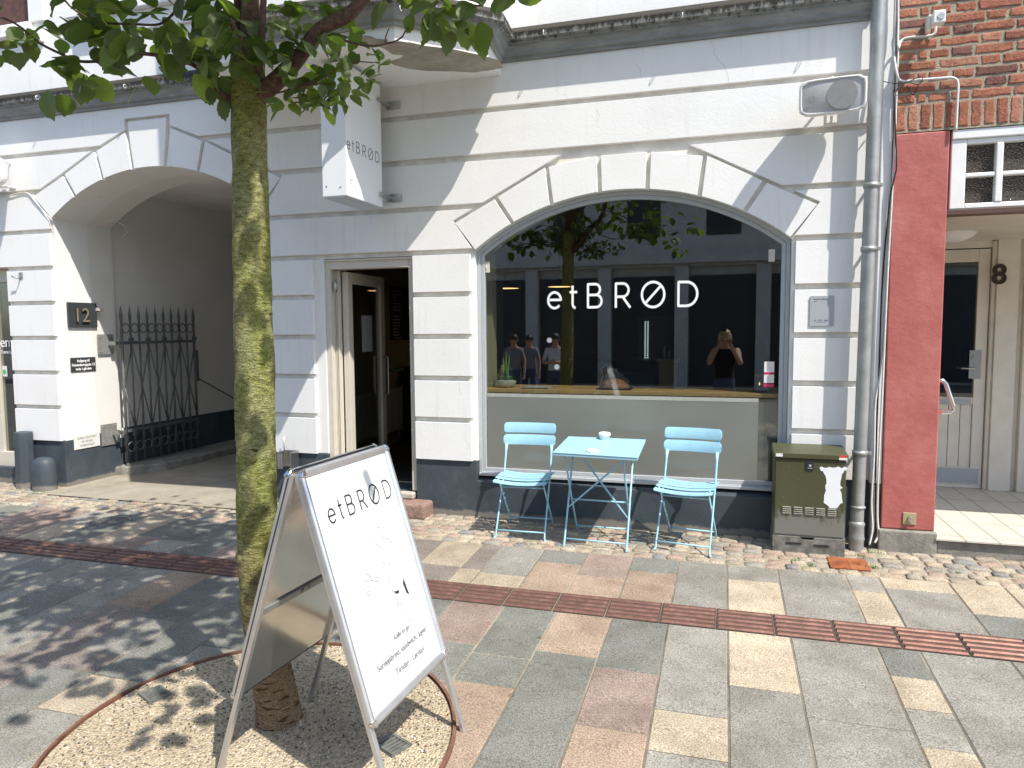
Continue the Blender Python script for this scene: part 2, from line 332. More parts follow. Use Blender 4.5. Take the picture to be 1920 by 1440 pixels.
        me.polygons.foreach_set('use_smooth', [bool(x) if smooth is None else smooth for x in s.sm])
        if any(c is not None for c in s.c):
            at = me.color_attributes.new('col', 'FLOAT_COLOR', 'CORNER'); buf = []
            for f, c in zip(s.f, s.c):
                c = c or (.5, .5, .5); buf += [c[0], c[1], c[2], 1.0]*len(f)
            at.data.foreach_set('color', buf)
        me.validate(); me.update()
        o = bpy.data.objects.new(name, me); COL.objects.link(o)
        if parent is None: o.location = off
        else:
            o.parent = parent
            if origin is None:
                w = Vector((0, 0, 0)); q = parent
                while q: w += q.location; q = q.parent
                if parent.get('_local'): w = Vector((0, 0, 0))
                o.location = -w
        if bevel:
            b = o.modifiers.new('bevel', 'BEVEL'); b.width = bevel; b.segments = seg; b.limit_method = 'ANGLE'; b.angle_limit = R(35)
        return o
def tag(o, label=None, cat=None, group=None, kind=None):
    if label: o['label'] = label
    if cat: o['category'] = cat
    if group: o['group'] = group
    if kind: o['kind'] = kind
    return o
def empty(name, loc, label, cat, group=None, local=False):
    o = bpy.data.objects.new(name, None); COL.objects.link(o); o.location = loc; o.empty_display_size = .1
    if local: o['_local'] = 1
    return tag(o, label, cat, group)
def copy_tree(o, parent=None):
    c = o.copy(); COL.objects.link(c); c.parent = parent
    for ch in list(o.children): copy_tree(ch, c)
    return c
def text_obj(name, txt, size, mat, parent, M, align='LEFT', th=.001, spacing=1.0, line=1.0, fn=None, bold=0.0):
    cu = bpy.data.curves.new(name, 'FONT'); cu.body = txt; cu.size = size; cu.align_x = align; cu.extrude = th; cu.space_character = spacing; cu.space_line = line; cu.offset = bold
    cu.resolution_u = 4
    to = bpy.data.objects.new('tmp', cu); COL.objects.link(to)
    dg = bpy.context.evaluated_depsgraph_get(); me = bpy.data.meshes.new_from_object(to.evaluated_get(dg))
    bpy.data.objects.remove(to)
    mb = MB(); mb.add([M @ v.co for v in me.vertices], [list(p.vertices) for p in me.polygons])
    return mb.build(name, mat, parent, fn=fn)
def frame_M(o, xd, yd):          # text plane matrix: origin, x direction, up direction
    xd = Vector(xd).normalized(); yd = Vector(yd).normalized(); n = xd.cross(yd)
    return Matrix(((xd.x, yd.x, n.x, o[0]), (xd.y, yd.y, n.y, o[1]), (xd.z, yd.z, n.z, o[2]), (0, 0, 0, 1)))
def arc(cx, cz, r, a0, a1, n=16, ry=None):
    ry = ry or r
    return [(cx+r*math.cos(R(a0+(a1-a0)*i/n)), cz+ry*math.sin(R(a0+(a1-a0)*i/n))) for i in range(n+1)]
def rrect(x0, z0, x1, z1, r, n=4):
    p = []
    for cx, cz, a in ((x1-r, z1-r, 0), (x0+r, z1-r, 90), (x0+r, z0+r, 180), (x1-r, z0+r, 270)): p += arc(cx, cz, r, a, a+90, n)
    return p
def logo(mb, k, w, M, y=0, th=.001, skip_D=False):    # shop lettering "etBROD" in strokes, cap height k
    cnt = [0]
    def P(pts, closed=False): cnt[0] += 1; mb.ribbon([(a*k, b*k) for a, b in pts], w, y-.00012*(cnt[0] % 4), th, closed, 0, M)
    P([(.045, .36), (.60, .36)]+arc(.32, .345, .30, 5, 320, 22, .32))
    P([(1.17, .92)]+[(1.17, .2)]+arc(1.33, .18, .16, 180, 262, 6)); P([(1.03, .66), (1.38, .66)])
    P([(1.88, .02), (1.88, .98)]); P([(1.86, .96)]+arc(2.22, .745, .215, 90, -90, 10)+[(1.9, .53)]); P([(1.9, .53)]+arc(2.26, .285, .245, 90, -90, 12)+[(1.86, .04)])
    P([(3.15, 0), (3.15, .98)]); P([(3.13, .96)]+arc(3.46, .70, .26, 90, -90, 12)+[(3.15, .44)]); P([(3.46, .43), (3.80, .0)])
    P(arc(4.80, .5, .49, 0, 348, 30), True); P([(4.43, .13), (5.17, .87)])
    if not skip_D: P([(5.90, .02), (5.90, .98)]); P([(5.88, .96), (6.2, .96)]+arc(6.24, .5, .46, 88, -88, 18)+[(5.88, .04)])
# ------------------------------------------------------------ GROUND
def struct(name, mb, mat, **k): return tag(mb.build(name, mat, **k), kind='structure')
mb = MB()
mb.add([(-150, .6, -.03), (150, .6, -.03), (150, 0, -.03), (-150, 0, -.03), (150, -14, -.03-.49), (-150, -14, -.03-.49), (150, -200, -.52), (-150, -200, -.52)], [(3, 2, 1, 0), (5, 4, 2, 3), (7, 6, 4, 5)], (.20, .19, .17))
struct('ground', mb, M_slab)
GRY = (.250, .240, .212); DGR = (.182, .184, .164); PNK = (.275, .212, .180); RED = (.310, .236, .178); TAN = (.37, .315, .238); LGR = (.285, .272, .238); YEL = (.42, .36, .27); BRN = (.21, .182, .160)
RC = Vector((-1.82, -3.13)); RRAD = .81
cols = [-9.14, -8.83, -8.51, -8.2, -7.88, -7.56, -7.25, -6.93, -6.61, -6.30, -5.98, -5.67, -5.35, -5.04, -4.72, -4.41, -4.17, -3.86, -3.57, -3.25, -2.94, -2.63, -2.315, -2.0, -1.685, -1.53, -1.21, -.90, -.58, -.27, .045, .36, .77, .965, 1.36, 1.66, 1.97, 2.28, 2.6, 2.91, 3.22, 3.6, 4.0, 4.4]
known = {   # measured cross joints (y, colour of the slab towards the street)
 -1.53: [(-.62, GRY), (-.86, GRY), (-1.15, TAN), (-1.63, PNK), (-2.12, DGR), (-2.5, BRN), (-2.83, RED)],
 -1.21: [(-.62, DGR), (-.86, RED), (-1.63, DGR), (-2.2, DGR), (-2.48, RED), (-3.2, LGR)],
 -.90: [(-.62, PNK), (-1.04, RED), (-1.63, RED), (-2.1, DGR), (-3.1, DGR)],
 -.58: [(-.62, DGR), (-.96, RED), (-1.63, DGR), (-2.19, PNK), (-2.68, RED), (-3.3, RED)],
 -.27: [(-.62, DGR), (-.87, RED), (-1.63, GRY), (-2.48, YEL), (-2.78, GRY), (-3.4, GRY)],
 .045: [(-.62, GRY), (-1.63, YEL), (-2.2, GRY), (-3.1, GRY)],
 .36: [(-.62, LGR), (-.88, YEL), (-1.63, GRY), (-2.38, GRY), (-3.2, GRY)],
 .77: [(-.62, LGR), (-.88, YEL), (-1.07, YEL), (-1.63, DGR), (-1.92, YEL), (-2.2, LGR), (-2.48, YEL), (-2.9, GRY)],
 .965: [(-.62, YEL), (-.80, GRY), (-1.63, GRY), (-2.7, GRY)],
 1.36: [(-.62, YEL), (-1.08, DGR), (-1.63, GRY), (-2.4, LGR)],
 1.66: [(-.62, YEL), (-1.05, GRY), (-1.63, GRY)],
 -3.25: [(-.62, DGR), (-1.0, GRY), (-1.63, DGR), (-2.29, GRY), (-2.68, BRN), (-2.87, DGR), (-3.4, GRY)],
 -3.57: [(-.62, GRY), (-1.1, PNK), (-1.63, RED), (-2.2, BRN), (-2.86, BRN)],
 -2.94: [(-.62, DGR), (-.9, LGR), (-1.63, DGR), (-2.68, DGR), (-2.88, TAN), (-3.18, GRY)],
 -2.63: [(-.62, GRY), (-1.63, DGR), (-2.49, GRY), (-2.88, TAN), (-3.18, LGR)],
}
known[.045] = [(-.62, GRY), (-1.63, YEL), (-2.2, GRY), (-3.1, GRY)]; known[-.27] = [(-.62, RED if 0 else GRY), (-1.63, GRY), (-2.48, YEL), (-2.78, GRY), (-3.4, GRY)]
known[.045] = [(-.62, LGR), (-.88, YEL), (-1.63, YEL), (-2.2, GRY), (-3.1, GRY)]; known[-.58] = [(-.62, DGR), (-.88, RED), (-1.63, DGR), (-2.19, PNK), (-2.68, RED), (-3.3, RED)]
known[.36] = [(-.62, GRY), (-1.63, GRY), (-2.38, GRY), (-3.2, GRY)]
mb = MB(); rs = random.Random(3)
def slab(x0, x1, y0, y1, c):
    g = .0042; j = rs.uniform(.93, 1.07); c = tuple(v*j for v in c)
    x0 += g; x1 -= g; y0 -= g; y1 += g; b = .004; dz = rs.uniform(-.0012, .0012)
    z = lambda y, o: gz(y)+o
    vs = [(x0, y0, z(y0, -.03)), (x1, y0, z(y0, -.03)), (x1, y1, z(y1, -.03)), (x0, y1, z(y1, -.03)),
          (x0, y0, z(y0, -b+dz)), (x1, y0, z(y0, -b+dz)), (x1, y1, z(y1, -b+dz)), (x0, y1, z(y1, -b+dz)),
          (x0+b, y0-b, z(y0, dz)), (x1-b, y0-b, z(y0, dz)), (x1-b, y1+b, z(y1, dz)), (x0+b, y1+b, z(y1, dz))]
    mb.add(vs, [(4, 5, 1, 0), (5, 6, 2, 1), (6, 7, 3, 2), (7, 4, 0, 3), (8, 9, 5, 4), (9, 10, 6, 5), (10, 11, 7, 6), (11, 8, 4, 7), (11, 10, 9, 8)], c)
for i in range(len(cols)-1):
    x0, x1 = cols[i], cols[i+1]
    k = known.get(x0)
    if not k:
        k = []; y = -.62
        pal = [DGR, GRY, BRN, PNK, GRY, LGR, DGR, TAN] if x0 < -1.6 else [GRY, GRY, YEL, LGR, DGR]
        while y > -1.3: k.append((y, rs.choice(pal))); y -= rs.uniform(.25, .7)
        y = -1.63
        while y > -3: k.append((y, rs.choice(pal))); y -= rs.uniform(.4, .95)
    k = list(k); y = k[-1][0]
    while y > -9:
        y -= rs.uniform(.4, .9)
        k.append((y, rs.choice([GRY, GRY, DGR, LGR, RED, YEL])))
    for a in range(len(k)-1):
        ya, yb, c = k[a][0], k[a+1][0], k[a][1]
        segs = [(ya, yb)]
        if ya > -1.355 > yb: segs = [(ya, -1.355)] + ([(-1.63, yb)] if yb < -1.63 else [])
        for p, q in segs:
            corners = [(x0, p), (x1, p), (x0, q), (x1, q)]
            if all((Vector(cc)-RC).length < RRAD-.01 for cc in corners): continue
            slab(x0, x1, p, q, c)
struct('paving_slabs', mb, M_slab)
mb = MB(); mb.add([(-9.14, -.62, gz(-.62)-.0042), (4.4, -.62, gz(-.62)-.0042), (4.4, -9, gz(-9)-.0042), (-9.14, -9, gz(-9)-.0042)], [(3, 2, 1, 0)])
t = NT('slab_joint_sand'); c = t.ramp(t.noise(1.1, 6, .7), [(.35, (.09, .08, .065)), (.5, (.20, .175, .135)), (.65, (.33, .29, .22))])
struct('slab_joints', mb, t.done(t.bsdf(c, .95, 0, None, .1)))
# guiding strip of ribbed iron plates
mb = MB()
x = -1.533-30*.3035
while x < 4.6:
    x0, x1 = x+.003, x+.3035-.003; zb = gz(-1.49)
    def sheet(a, b, c2, d, z): mb.add([(a, c2, gz(c2)+z), (b, c2, gz(c2)+z), (b, d, gz(d)+z), (a, d, gz(d)+z)], [(3, 2, 1, 0)])
    mb.add([(x0, -1.358, gz(-1.358)+.0), (x1, -1.358, gz(-1.358)+.0), (x1, -1.627, gz(-1.627)+.0), (x0, -1.627, gz(-1.627)+.0)], [(3, 2, 1, 0)], None, 1)
    for r in range(5):
        yc = -1.358-.0269-.0538*r; w = .0165; hh = .0075
        z0 = gz(yc)+.0002
        vs = [(x0+.006, yc+w, z0), (x1-.006, yc+w, z0), (x1-.010, yc+w*.55, z0+hh), (x0+.010, yc+w*.55, z0+hh), (x0+.010, yc-w*.55, z0+hh), (x1-.010, yc-w*.55, z0+hh), (x1-.006, yc-w, z0), (x0+.006, yc-w, z0)]
        mb.add(vs, [(0, 3, 2, 1), (3, 4, 5, 2), (4, 7, 6, 5), (0, 7, 4, 3), (1, 2, 5, 6)])
    x += .3035
struct('guide_strip', mb, [M_tact, plain('iron_groove_dark', (.07, .045, .035), .8, var=.3)])  # sheet between the ribs gets a darker base colour for rib contrast
# cobble strip
mb = MB(); rs = random.Random(11)
pal = [(.33, .285, .22), (.37, .31, .23), (.27, .25, .215), (.38, .31, .24), (.33, .25, .20), (.22, .215, .205), (.40, .35, .27), (.31, .275, .22)]
row = 0; y = .03
def sett(x0, x1, y0, y1, c):
    n = 4; g = .007; cx, cy = (x0+x1)/2, (y0+y1)/2; z = gz(min(cy, 0)); ph = rs.uniform(-.006, .006)
    ring0 = []; 
    per = [(x0+g, y0-g), (x1-g, y0-g), (x1-g, y1+g), (x0+g, y1+g)]
    out = []
    for a in range(4):
        p, q = per[a], per[(a+1) % 4]
        for t_ in (.12, .5, .88): out.append((p[0]+(q[0]-p[0])*t_+rs.uniform(-.005, .005), p[1]+(q[1]-p[1])*t_+rs.uniform(-.005, .005)))
    m = len(out); vs = [(p[0], p[1], z-.03) for p in out]+[(p[0], p[1], z-.007+ph) for p in out]
    vs += [(cx+(p[0]-cx)*.87, cy+(p[1]-cy)*.84, z+ph+rs.uniform(-.001, .0015)) for p in out]+[(cx, cy, z+ph+.001)]
    fs = []
    for a in range(m):
        b = (a+1) % m; fs += [(a, a+m, b+m, b), (a+m, a+2*m, b+2*m, b+m), (a+2*m, 3*m, b+2*m)]
    mb.add(vs, fs, c, 0, True)
while y > -.60:
    d = rs.uniform(.082, .10); x = -9.2+rs.uniform(0, .1)
    while x < 4.5:
        w = rs.uniform(.095, .155)
        if not (.68 < x+w/2 < .965 and -.545 < y-d/2 < -.30) and not(-6.37 < x < -4.0 and y-d/2 > -.28):
            sett(x, x+w, y, y-d, rs.choice(pal))
        x += w
    y -= d; row += 1
struct('cobble_strip', mb, M_sett)
mb = MB(); mb.add([(-9.2, .04, -.009), (4.5, .04, -.009), (4.5, 0, -.009), (-9.2, 0, -.009), (4.5, -.63, gz(-.63)-.009), (-9.2, -.63, gz(-.63)-.009)], [(3, 2, 1, 0), (5, 4, 2, 3)])
struct('joint_sand', mb, M_mortar)
# yard drive through the archway
mb = MB(); mb.add([(-6.40, -.27, -.004), (-3.9, -.27, -.004), (-3.9, 0, .003), (-6.40, 0, .003), (-3.9, 9, .003), (-6.40, 9, .003)], [(0, 1, 2, 3), (3, 2, 4, 5)])
struct('yard_floor', mb, M_yard)
mb = MB(); out = [(-6.385, .60), (-6.385, 9), (-6.02, 9), (-5.95, 1.4), (-5.99, .98), (-6.13, .78), (-6.27, .63)]
n = len(out); mb.add([(a, b, .0) for a, b in out]+[(a, b, .095) for a, b in out], [tuple(range(n, 2*n))[::-1]]+[(i, (i+1) % n, n+(i+1) % n, n+i)[::-1] for i in range(n)])
struct('kerb', mb, M_conc, bevel=.02)
# gravel bed round the tree
mb = MB(); rs = random.Random(5); segs = 64; rings = [0, .2, .4, .6, .75, .8]
vs = [(RC.x, RC.y, gz(RC.y)+.012)]
for r in rings[1:]:
    for k in range(segs):
        a = 2*PI*k/segs; xx, yy = RC.x+r*math.cos(a), RC.y+r*math.sin(a)
        vs.append((xx, yy, gz(yy)+.007+.008*noise.noise(Vector((xx*5, yy*5, 0)))))
fs = [(0, 1+k, 1+(k+1) % segs) for k in range(segs)]
for i in range(len(rings)-2):
    for k in range(segs):
        k2 = (k+1) % segs; a = 1+i*segs; fs.append((a+k, a+segs+k, a+segs+k2, a+k2))
mb.add(vs, fs, None, 0, True)
struct('gravel_bed', mb, M_grav)
mb = MB()
for i in range(5200):
    a = rs.uniform(0, 2*PI); r = .79*math.sqrt(rs.random()); xx, yy = RC.x+r*math.cos(a), RC.y+r*math.sin(a)
    if yy < -3.95: continue
    s = rs.uniform(.0022, .0062); z = gz(yy)+.007+.008*noise.noise(Vector((xx*5, yy*5, 0)))
    b = rs.choice([(.58, .52, .42), (.40, .34, .26), (.10, .085, .07), (.66, .61, .53), (.16, .14, .12), (.44, .36, .27), (.50, .45, .36)])
    e = Euler((rs.uniform(0, 3), rs.uniform(0, 3), rs.uniform(0, 3))).to_matrix().to_4x4(); T = Matrix.Translation((xx, yy, z+s*.4)) @ e
    o = [(s, 0, 0), (-s, 0, 0), (0, s*1.3, 0), (0, -s*1.3, 0), (0, 0, s*.8), (0, 0, -s*.8)]
    mb.add(o, [(0, 2, 4), (2, 1, 4), (1, 3, 4), (3, 0, 4), (2, 0, 5), (1, 2, 5), (3, 1, 5), (0, 3, 5)], b, 0, False, T)
tag(mb.build('pebbles', M_pebble), kind='stuff', label='loose pale pebbles scattered in the round tree bed', cat='gravel')
# steel ring
mb = MB(); vs = []; 
prof = [(RRAD-.002, -.02), (RRAD-.002, .017), (RRAD+.012, .017), (RRAD+.012, -.02)]
for k in range(96):
    a = 2*PI*k/96
    for r, z in prof: yy = RC.y+r*math.sin(a); vs.append((RC.x+r*math.cos(a), yy, gz(yy)+z))
fs = []
for k in range(96):
    for j in range(3): a = k*4+j; b = ((k+1) % 96)*4+j; fs.append((a, b, b+1, a+1))
mb.add(vs, fs, None, 0, True)
tag(mb.build('tree_ring', M_rust, smooth=False), 'round rusty steel edging around the gravel tree bed', 'tree ring')
# ------------------------------------------------------------ WHITE BUILDING
ZG = [.47, .788, 1.137, 1.485, 1.833, 2.178, 2.535, 2.922, 3.28, 3.648]
GH = .043; DEP = .032
ACX, WCX = -5.14, -.748
def arch_pts(cx, crown, hw, n=28, spring=None):   # segmental, returns left springing -> right springing
    R0 = (hw*hw+.42**2)/(2*.42); a = math.asin(hw/R0)
    return [(cx-R0*math.sin(a-2*a*i/n), crown-R0+R0*math.cos(a-2*a*i/n)) for i in range(n+1)]
archP = arch_pts(ACX, 3.09, 1.205); archW = arch_pts(WCX, 2.618, 1.2075)
zsP, zsW = archP[0][1], archW[0][1]
WB = .345          # window opening bottom
XR = 1.075         # right end of the white front
bld = empty('white_building', (-2.5, 0, 0), 'white rendered building with grooved courses, two arches and grey ledge', 'building')
mb = MB()
outl = [(-12, .47), (-9.5, .47), (-9.5, 2.215), (-6.965, 2.215), (-6.965, .47), (-6.345, .47)]+archP+[(-3.935, .47), (-3.352, .47), (-3.352, 2.181), (-2.503, 2.181), (-2.503, .47), (-1.9555, .47)]+archW+[(.4595, .47), (XR, .47), (XR, 3.75), (-12, 3.75)]
mb.prism(outl, DEP, .42, ngon=False)
# passage: continue the vault and the jambs inwards
def extr(f, b, mbx):     # strip following polyline f (x,z) from y .42 to b
    vs = [(p[0], .42, p[1]) for p in f]+[(p[0], b, p[1]) for p in f]; n = len(f)
    mbx.add(vs, [(i, i+1, n+i+1, n+i) for i in range(n-1)])
mp = MB(); extr(archP, .72, mp)
mp.add([(ACX-1.205, .42, .4), (ACX-1.205, .42, zsP), (ACX-1.205, .72, .4), (ACX-1.205, .72, zsP)], [(0, 1, 3, 2)])
mp.add([(-6.388, .72, 0), (-6.388, .72, 3.12), (-6.388, 9, 3.12), (-6.388, 9, 0)], [(0, 1, 2, 3)])
mp.add([(-3.935, .42, .4), (-3.935, .42, zsP), (-3.935, .72, zsP), (-3.935, .72, .4)], [(3, 2, 1, 0)])
mp.add([(-3.9, .72, 0), (-3.9, .72, 3.12), (-3.9, 9, 3.12), (-3.9, 9, 0)], [(3, 2, 1, 0)])
mp.add([(-6.388, .72, 3.12), (-3.9, .72, 3.12), (-3.9, 9, 3.12), (-6.388, 9, 3.12)], [(0, 1, 2, 3)])
mp.add([(-6.388, 9, 0), (-3.9, 9, 0), (-3.9, 9, 3.12), (-6.388, 9, 3.12)], [(0, 1, 2, 3)])
q = [(-6.388, zsP-.01)]+archP+[(-3.9, zsP-.01), (-3.9, 3.12), (-6.388, 3.12)]
for tr in tessellate_polygon([[Vector((a, b, 0)) for a, b in q]]): mp.add([(q[i][0], .721, q[i][1]) for i in tr], [(0, 1, 2)])
# blocks
def ext_out(cx, key):   # extrados polyline (offset x, z)
    if key: return [(-1.42, 2.917), (-1.02, 3.105), (-.62, 3.30), (-.255, 3.445), (-.255, 3.545), (.255, 3.545), (.255, 3.445), (.62, 3.30), (1.02, 3.105), (1.42, 2.917)]
    return [(-1.385, 2.448), (-.49, 2.908), (.49, 2.908), (1.385, 2.448)]
def exfun(x):
    for cx, key, hw, zs in ((ACX, 1, 1.205, zsP), (WCX, 0, 1.2075, zsW)):
        o = ext_out(cx, key); dx = x-cx; T = o[-1][0]
        if abs(dx) <= T:
            for i in range(len(o)-1):
                if o[i][0] <= dx <= o[i+1][0] and o[i+1][0] > o[i][0]:
                    return o[i][1]+(o[i+1][1]-o[i][1])*(dx-o[i][0])/(o[i+1][0]-o[i][0])
    return -1
def exlow(x):            # underside of voussoir tips: line springing -> tip
    for cx, hw, zs, T, zt in ((ACX, 1.205, zsP, 1.42, 2.917), (WCX, 1.2075, zsW, 1.385, 2.448)):
        dx = abs(x-cx)
        if hw < dx < T: return zs+(zt-zs)*(dx-hw)/(T-hw)
    return None
def row_block(x0, x1, z0, z1):
    xs = {x0, x1}
    for cx, key, hw in ((ACX, 1, 1.205), (WCX, 0, 1.2075)):
        for a, b in ext_out(cx, key): xs.add(cx+a); 
        xs.add(cx-.255-1e-4) if key else 0; xs.add(cx+.255+1e-4) if key else 0
        xs.add(cx-hw); xs.add(cx+hw)
    N = 400
    for i in range(N):        # crossings with z0/z1
        a = x0+(x1-x0)*i/N; b = x0+(x1-x0)*(i+1)/N
        for zc in (z0, z1):
            fa, fb = exfun(a)-zc, exfun(b)-zc
            if fa*fb < 0 and abs(fa-fb) < .3:
                xs.add(a+(b-a)*fa/(fa-fb))
    xs = sorted(v for v in xs if x0-1e-9 <= v <= x1+1e-9); runs = []; cur = []
    for v in xs:
        e = exfun(min(max(v, x0), x1)); lo = max(z0, e)
        inside_open = any(abs(v-cx) < hw-1e-6 and e < 0 for cx, hw in ((ACX, 1.205), (WCX, 1.2075)))
        if lo < z1-1e-3: cur.append((v, lo))
        else:
            if cur: cur.append((v, min(lo, z1))); runs.append(cur); cur = []
            else: cur = []
            if lo <= z1+2e-3 and not cur: cur = [(v, min(lo, z1))]
    if len(cur) > 1: runs.append(cur)
    for r in runs:
        if r[-1][0]-r[0][0] < .03: continue
        poly = list(r)+[(r[-1][0], z1), (r[0][0], z1)]
        cl = []
        for p in poly:
            if not cl or (abs(p[0]-cl[-1][0])+abs(p[1]-cl[-1][1])) > .002: cl.append(p)
        if abs(cl[0][0]-cl[-1][0])+abs(cl[0][1]-cl[-1][1]) < .002: cl.pop()
        if len(cl) > 2: bk.prism(cl, 0, DEP+.004)
bk = MB()
for k in range(5):       # piers
    z0 = ZG[k]+(GH if k else 0); z1 = ZG[k+1]
    for a, b in ((-6.955, -6.385 if 0 else -6.375), (-3.905, -3.452), (-2.498, -1.990), (.485, .918), (-12, -9.53)):
        bk.prism([(a, z0), (b, z0), (b, z1), (a, z1)], 0, DEP+.004)
def splitrow(z0, z1, low):
    # spans that avoid the openings where the row meets them
    sp = []
    if low == 5: sp = [(-12, 'sP'), ('eP', 'sW'), ('eW', .94)]
    return sp
# row 2.178-2.535 and 2.535-2.922: cut below the voussoir tips as well
def low_row(z0, z1):
    def edge(cx, hw, zs, T, zt, side):     # outline from z0 to z1 along the voussoir side
        pts = []
        for z in (z0, z1):
            if z <= zs: pts.append((cx+side*(hw+.03), z))
            elif z <= zt: pts.append((cx+side*(hw+(T-hw)*(z-zs)/(zt-zs)), z))
        if z0 < zs < z1: pts.insert(1, (cx+side*(hw+.03), zs-.01))
        if z0 < zt < z1: pts.append((cx+side*T, zt))
        return pts
    P = (ACX, 1.205, zsP, 1.42, 2.917); W = (WCX, 1.2075, zsW, 1.385, 2.448)
    def topz(cx, key, side, z1):          # follow the extrados from the tip up to z1
        o = ext_out(cx, key); half = [(abs(a), b) for a, b in o if a > 0][::-1]; res = []
        for i in range(len(half)-1):
            (a0, b0), (a1, b1) = half[i], half[i+1]
            if b1 <= z0: continue
            if b0 < z0 < b1: tt = (z0-b0)/(b1-b0); res.append((cx+side*(a0+(a1-a0)*tt), z0))
            if b0 < z1:
                if b1 >= z1: tt = (z1-b0)/(b1-b0); res.append((cx+side*(a0+(a1-a0)*tt), z1)); break
                res.append((cx+side*a1, b1))
        return res
    def side_poly(A, key, side):
        e = edge(*A, side)
        if z1 > A[4]: e = e+topz(A[0], key, side, z1)
        return e
    def clean(p):
        q = []
        for a in p:
            if not q or abs(a[0]-q[-1][0])+abs(a[1]-q[-1][1]) > .003: q.append(a)
        return q
    L = side_poly(P, 1, -1); bk.prism(clean([(-12, z0)]+L+[(-12, z1)]), 0, DEP+.004)
    a = side_poly(P, 1, 1); b = side_poly(W, 0, -1); bk.prism(clean(a+b[::-1]), 0, DEP+.004)
    c = side_poly(W, 0, 1); bk.prism(clean(c+[(.94, z1), (.94, z0)]), 0, DEP+.004)
low_row(ZG[5]+GH, ZG[6]); low_row(ZG[6]+GH, ZG[7])
for k in (7, 8): row_block(-12, .94, ZG[k]+GH, ZG[k+1]-(.0 if k < 8 else .002))
# voussoirs
def vous(cx, arch, crown, hw, ins, outs):
    R0 = (hw*hw+.42**2)/(2*.42); zc = crown-R0; g = .017
    for s in (-1, 1):
        for j in range(len(ins)-1):
            (i0, o0), (i1, o1) = (ins[j], outs[j]), (ins[j+1], outs[j+1])
            def off(p_in, p_out, d):
                v = Vector((p_out[0]-p_in[0], p_out[1]-p_in[1])).normalized(); n = Vector((v.y, -v.x))*d
                return (p_in[0]+n.x, p_in[1]+n.y), (p_out[0]+n.x, p_out[1]+n.y)
            pi0 = (i0, zc+math.sqrt(R0*R0-i0*i0)); pi1 = (i1, zc+math.sqrt(R0*R0-i1*i1))
            a, b = off(pi0, o0, g if j else g); c_, d = off(pi1, o1, -g if j < len(ins)-2 else -.014)
            a = (a[0], zc+math.sqrt(R0*R0-a[0]**2)); c_ = (c_[0], zc+math.sqrt(max(0, R0*R0-c_[0]**2))) if j < len(ins)-2 else c_
            n = 6; inner = [(a[0]+(c_[0]-a[0])*k/n, zc+math.sqrt(max(0, R0*R0-(a[0]+(c_[0]-a[0])*k/n)**2))) for k in range(n+1)]
            ov = Vector((b[0]-d[0], b[1]-d[1])).normalized(); dn = Vector((ov.y, -ov.x))*.030
            if dn.y > 0: dn = -dn
            b = (b[0]+dn.x*.4, b[1]+dn.y); d = (d[0]+dn.x*.4, d[1]+dn.y)
            poly = inner+[d]+[b]
            bk.prism([(cx+s*p[0], p[1]) for p in poly], 0, DEP+.004)
vous(ACX, archP, 3.09, 1.205, [.19, .545, .89, 1.204], [(.245, 3.45), (.62, 3.30), (1.02, 3.105), (1.42, 2.917)])
vous(WCX, archW, 2.618, 1.2075, [.18, .56, .88, 1.206], [(.19, 2.908), (.60, 2.851), (1.02, 2.636), (1.385, 2.448)])
def key(cx, crown, hw, wi, wo, zo):
    R0 = (hw*hw+.42**2)/(2*.42); zc = crown-R0
    inner = [(-wi+2*wi*k/6, zc+math.sqrt(R0*R0-(-wi+2*wi*k/6)**2)) for k in range(7)]
    bk.prism([(cx+a, b) for a, b in inner+[(wo, zo), (-wo, zo)]], 0, DEP+.004)
key(ACX, 3.09, 1.205, .170, .222, 3.515); key(WCX, 2.618, 1.2075, .163, .173, 2.880)
# upper wall with a recessed bedroom window at far left
ux = -6.43
up = [(-12, 3.75), (2.2, 3.75), (2.2, 7.5), (-12, 7.5)]
mb.prism([(-12, 3.75), (XR, 3.75), (XR, 7.6), (-12, 7.6)][:1]+[(XR, 3.75), (XR, 7.6), (ux, 7.6), (ux, 4.55), (-7.6, 4.55), (-7.6, 7.6), (-12, 7.6)], -.02, .42, ngon=False)
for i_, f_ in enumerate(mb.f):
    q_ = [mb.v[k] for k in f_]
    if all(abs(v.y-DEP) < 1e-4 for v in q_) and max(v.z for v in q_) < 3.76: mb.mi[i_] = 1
for a_, b_, z_ in ((-3.451, -3.3525, 2.178), (-1.989, -1.956, 2.178), (.4605, .484, 2.178), (-6.374, -6.346, 2.5), (-3.934, -3.906, 2.5), (-6.964, -6.956, 2.178), (.919, 1.074, 3.64)): mb.box((a_, DEP-.003, .475), (b_, DEP+.02, z_))
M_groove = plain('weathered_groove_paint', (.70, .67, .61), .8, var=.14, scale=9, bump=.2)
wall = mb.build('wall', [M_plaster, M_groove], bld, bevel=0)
bk.build('stone_courses', M_plaster, bld, bevel=.007, seg=2)
mp.build('passage_walls', M_pass, bld)
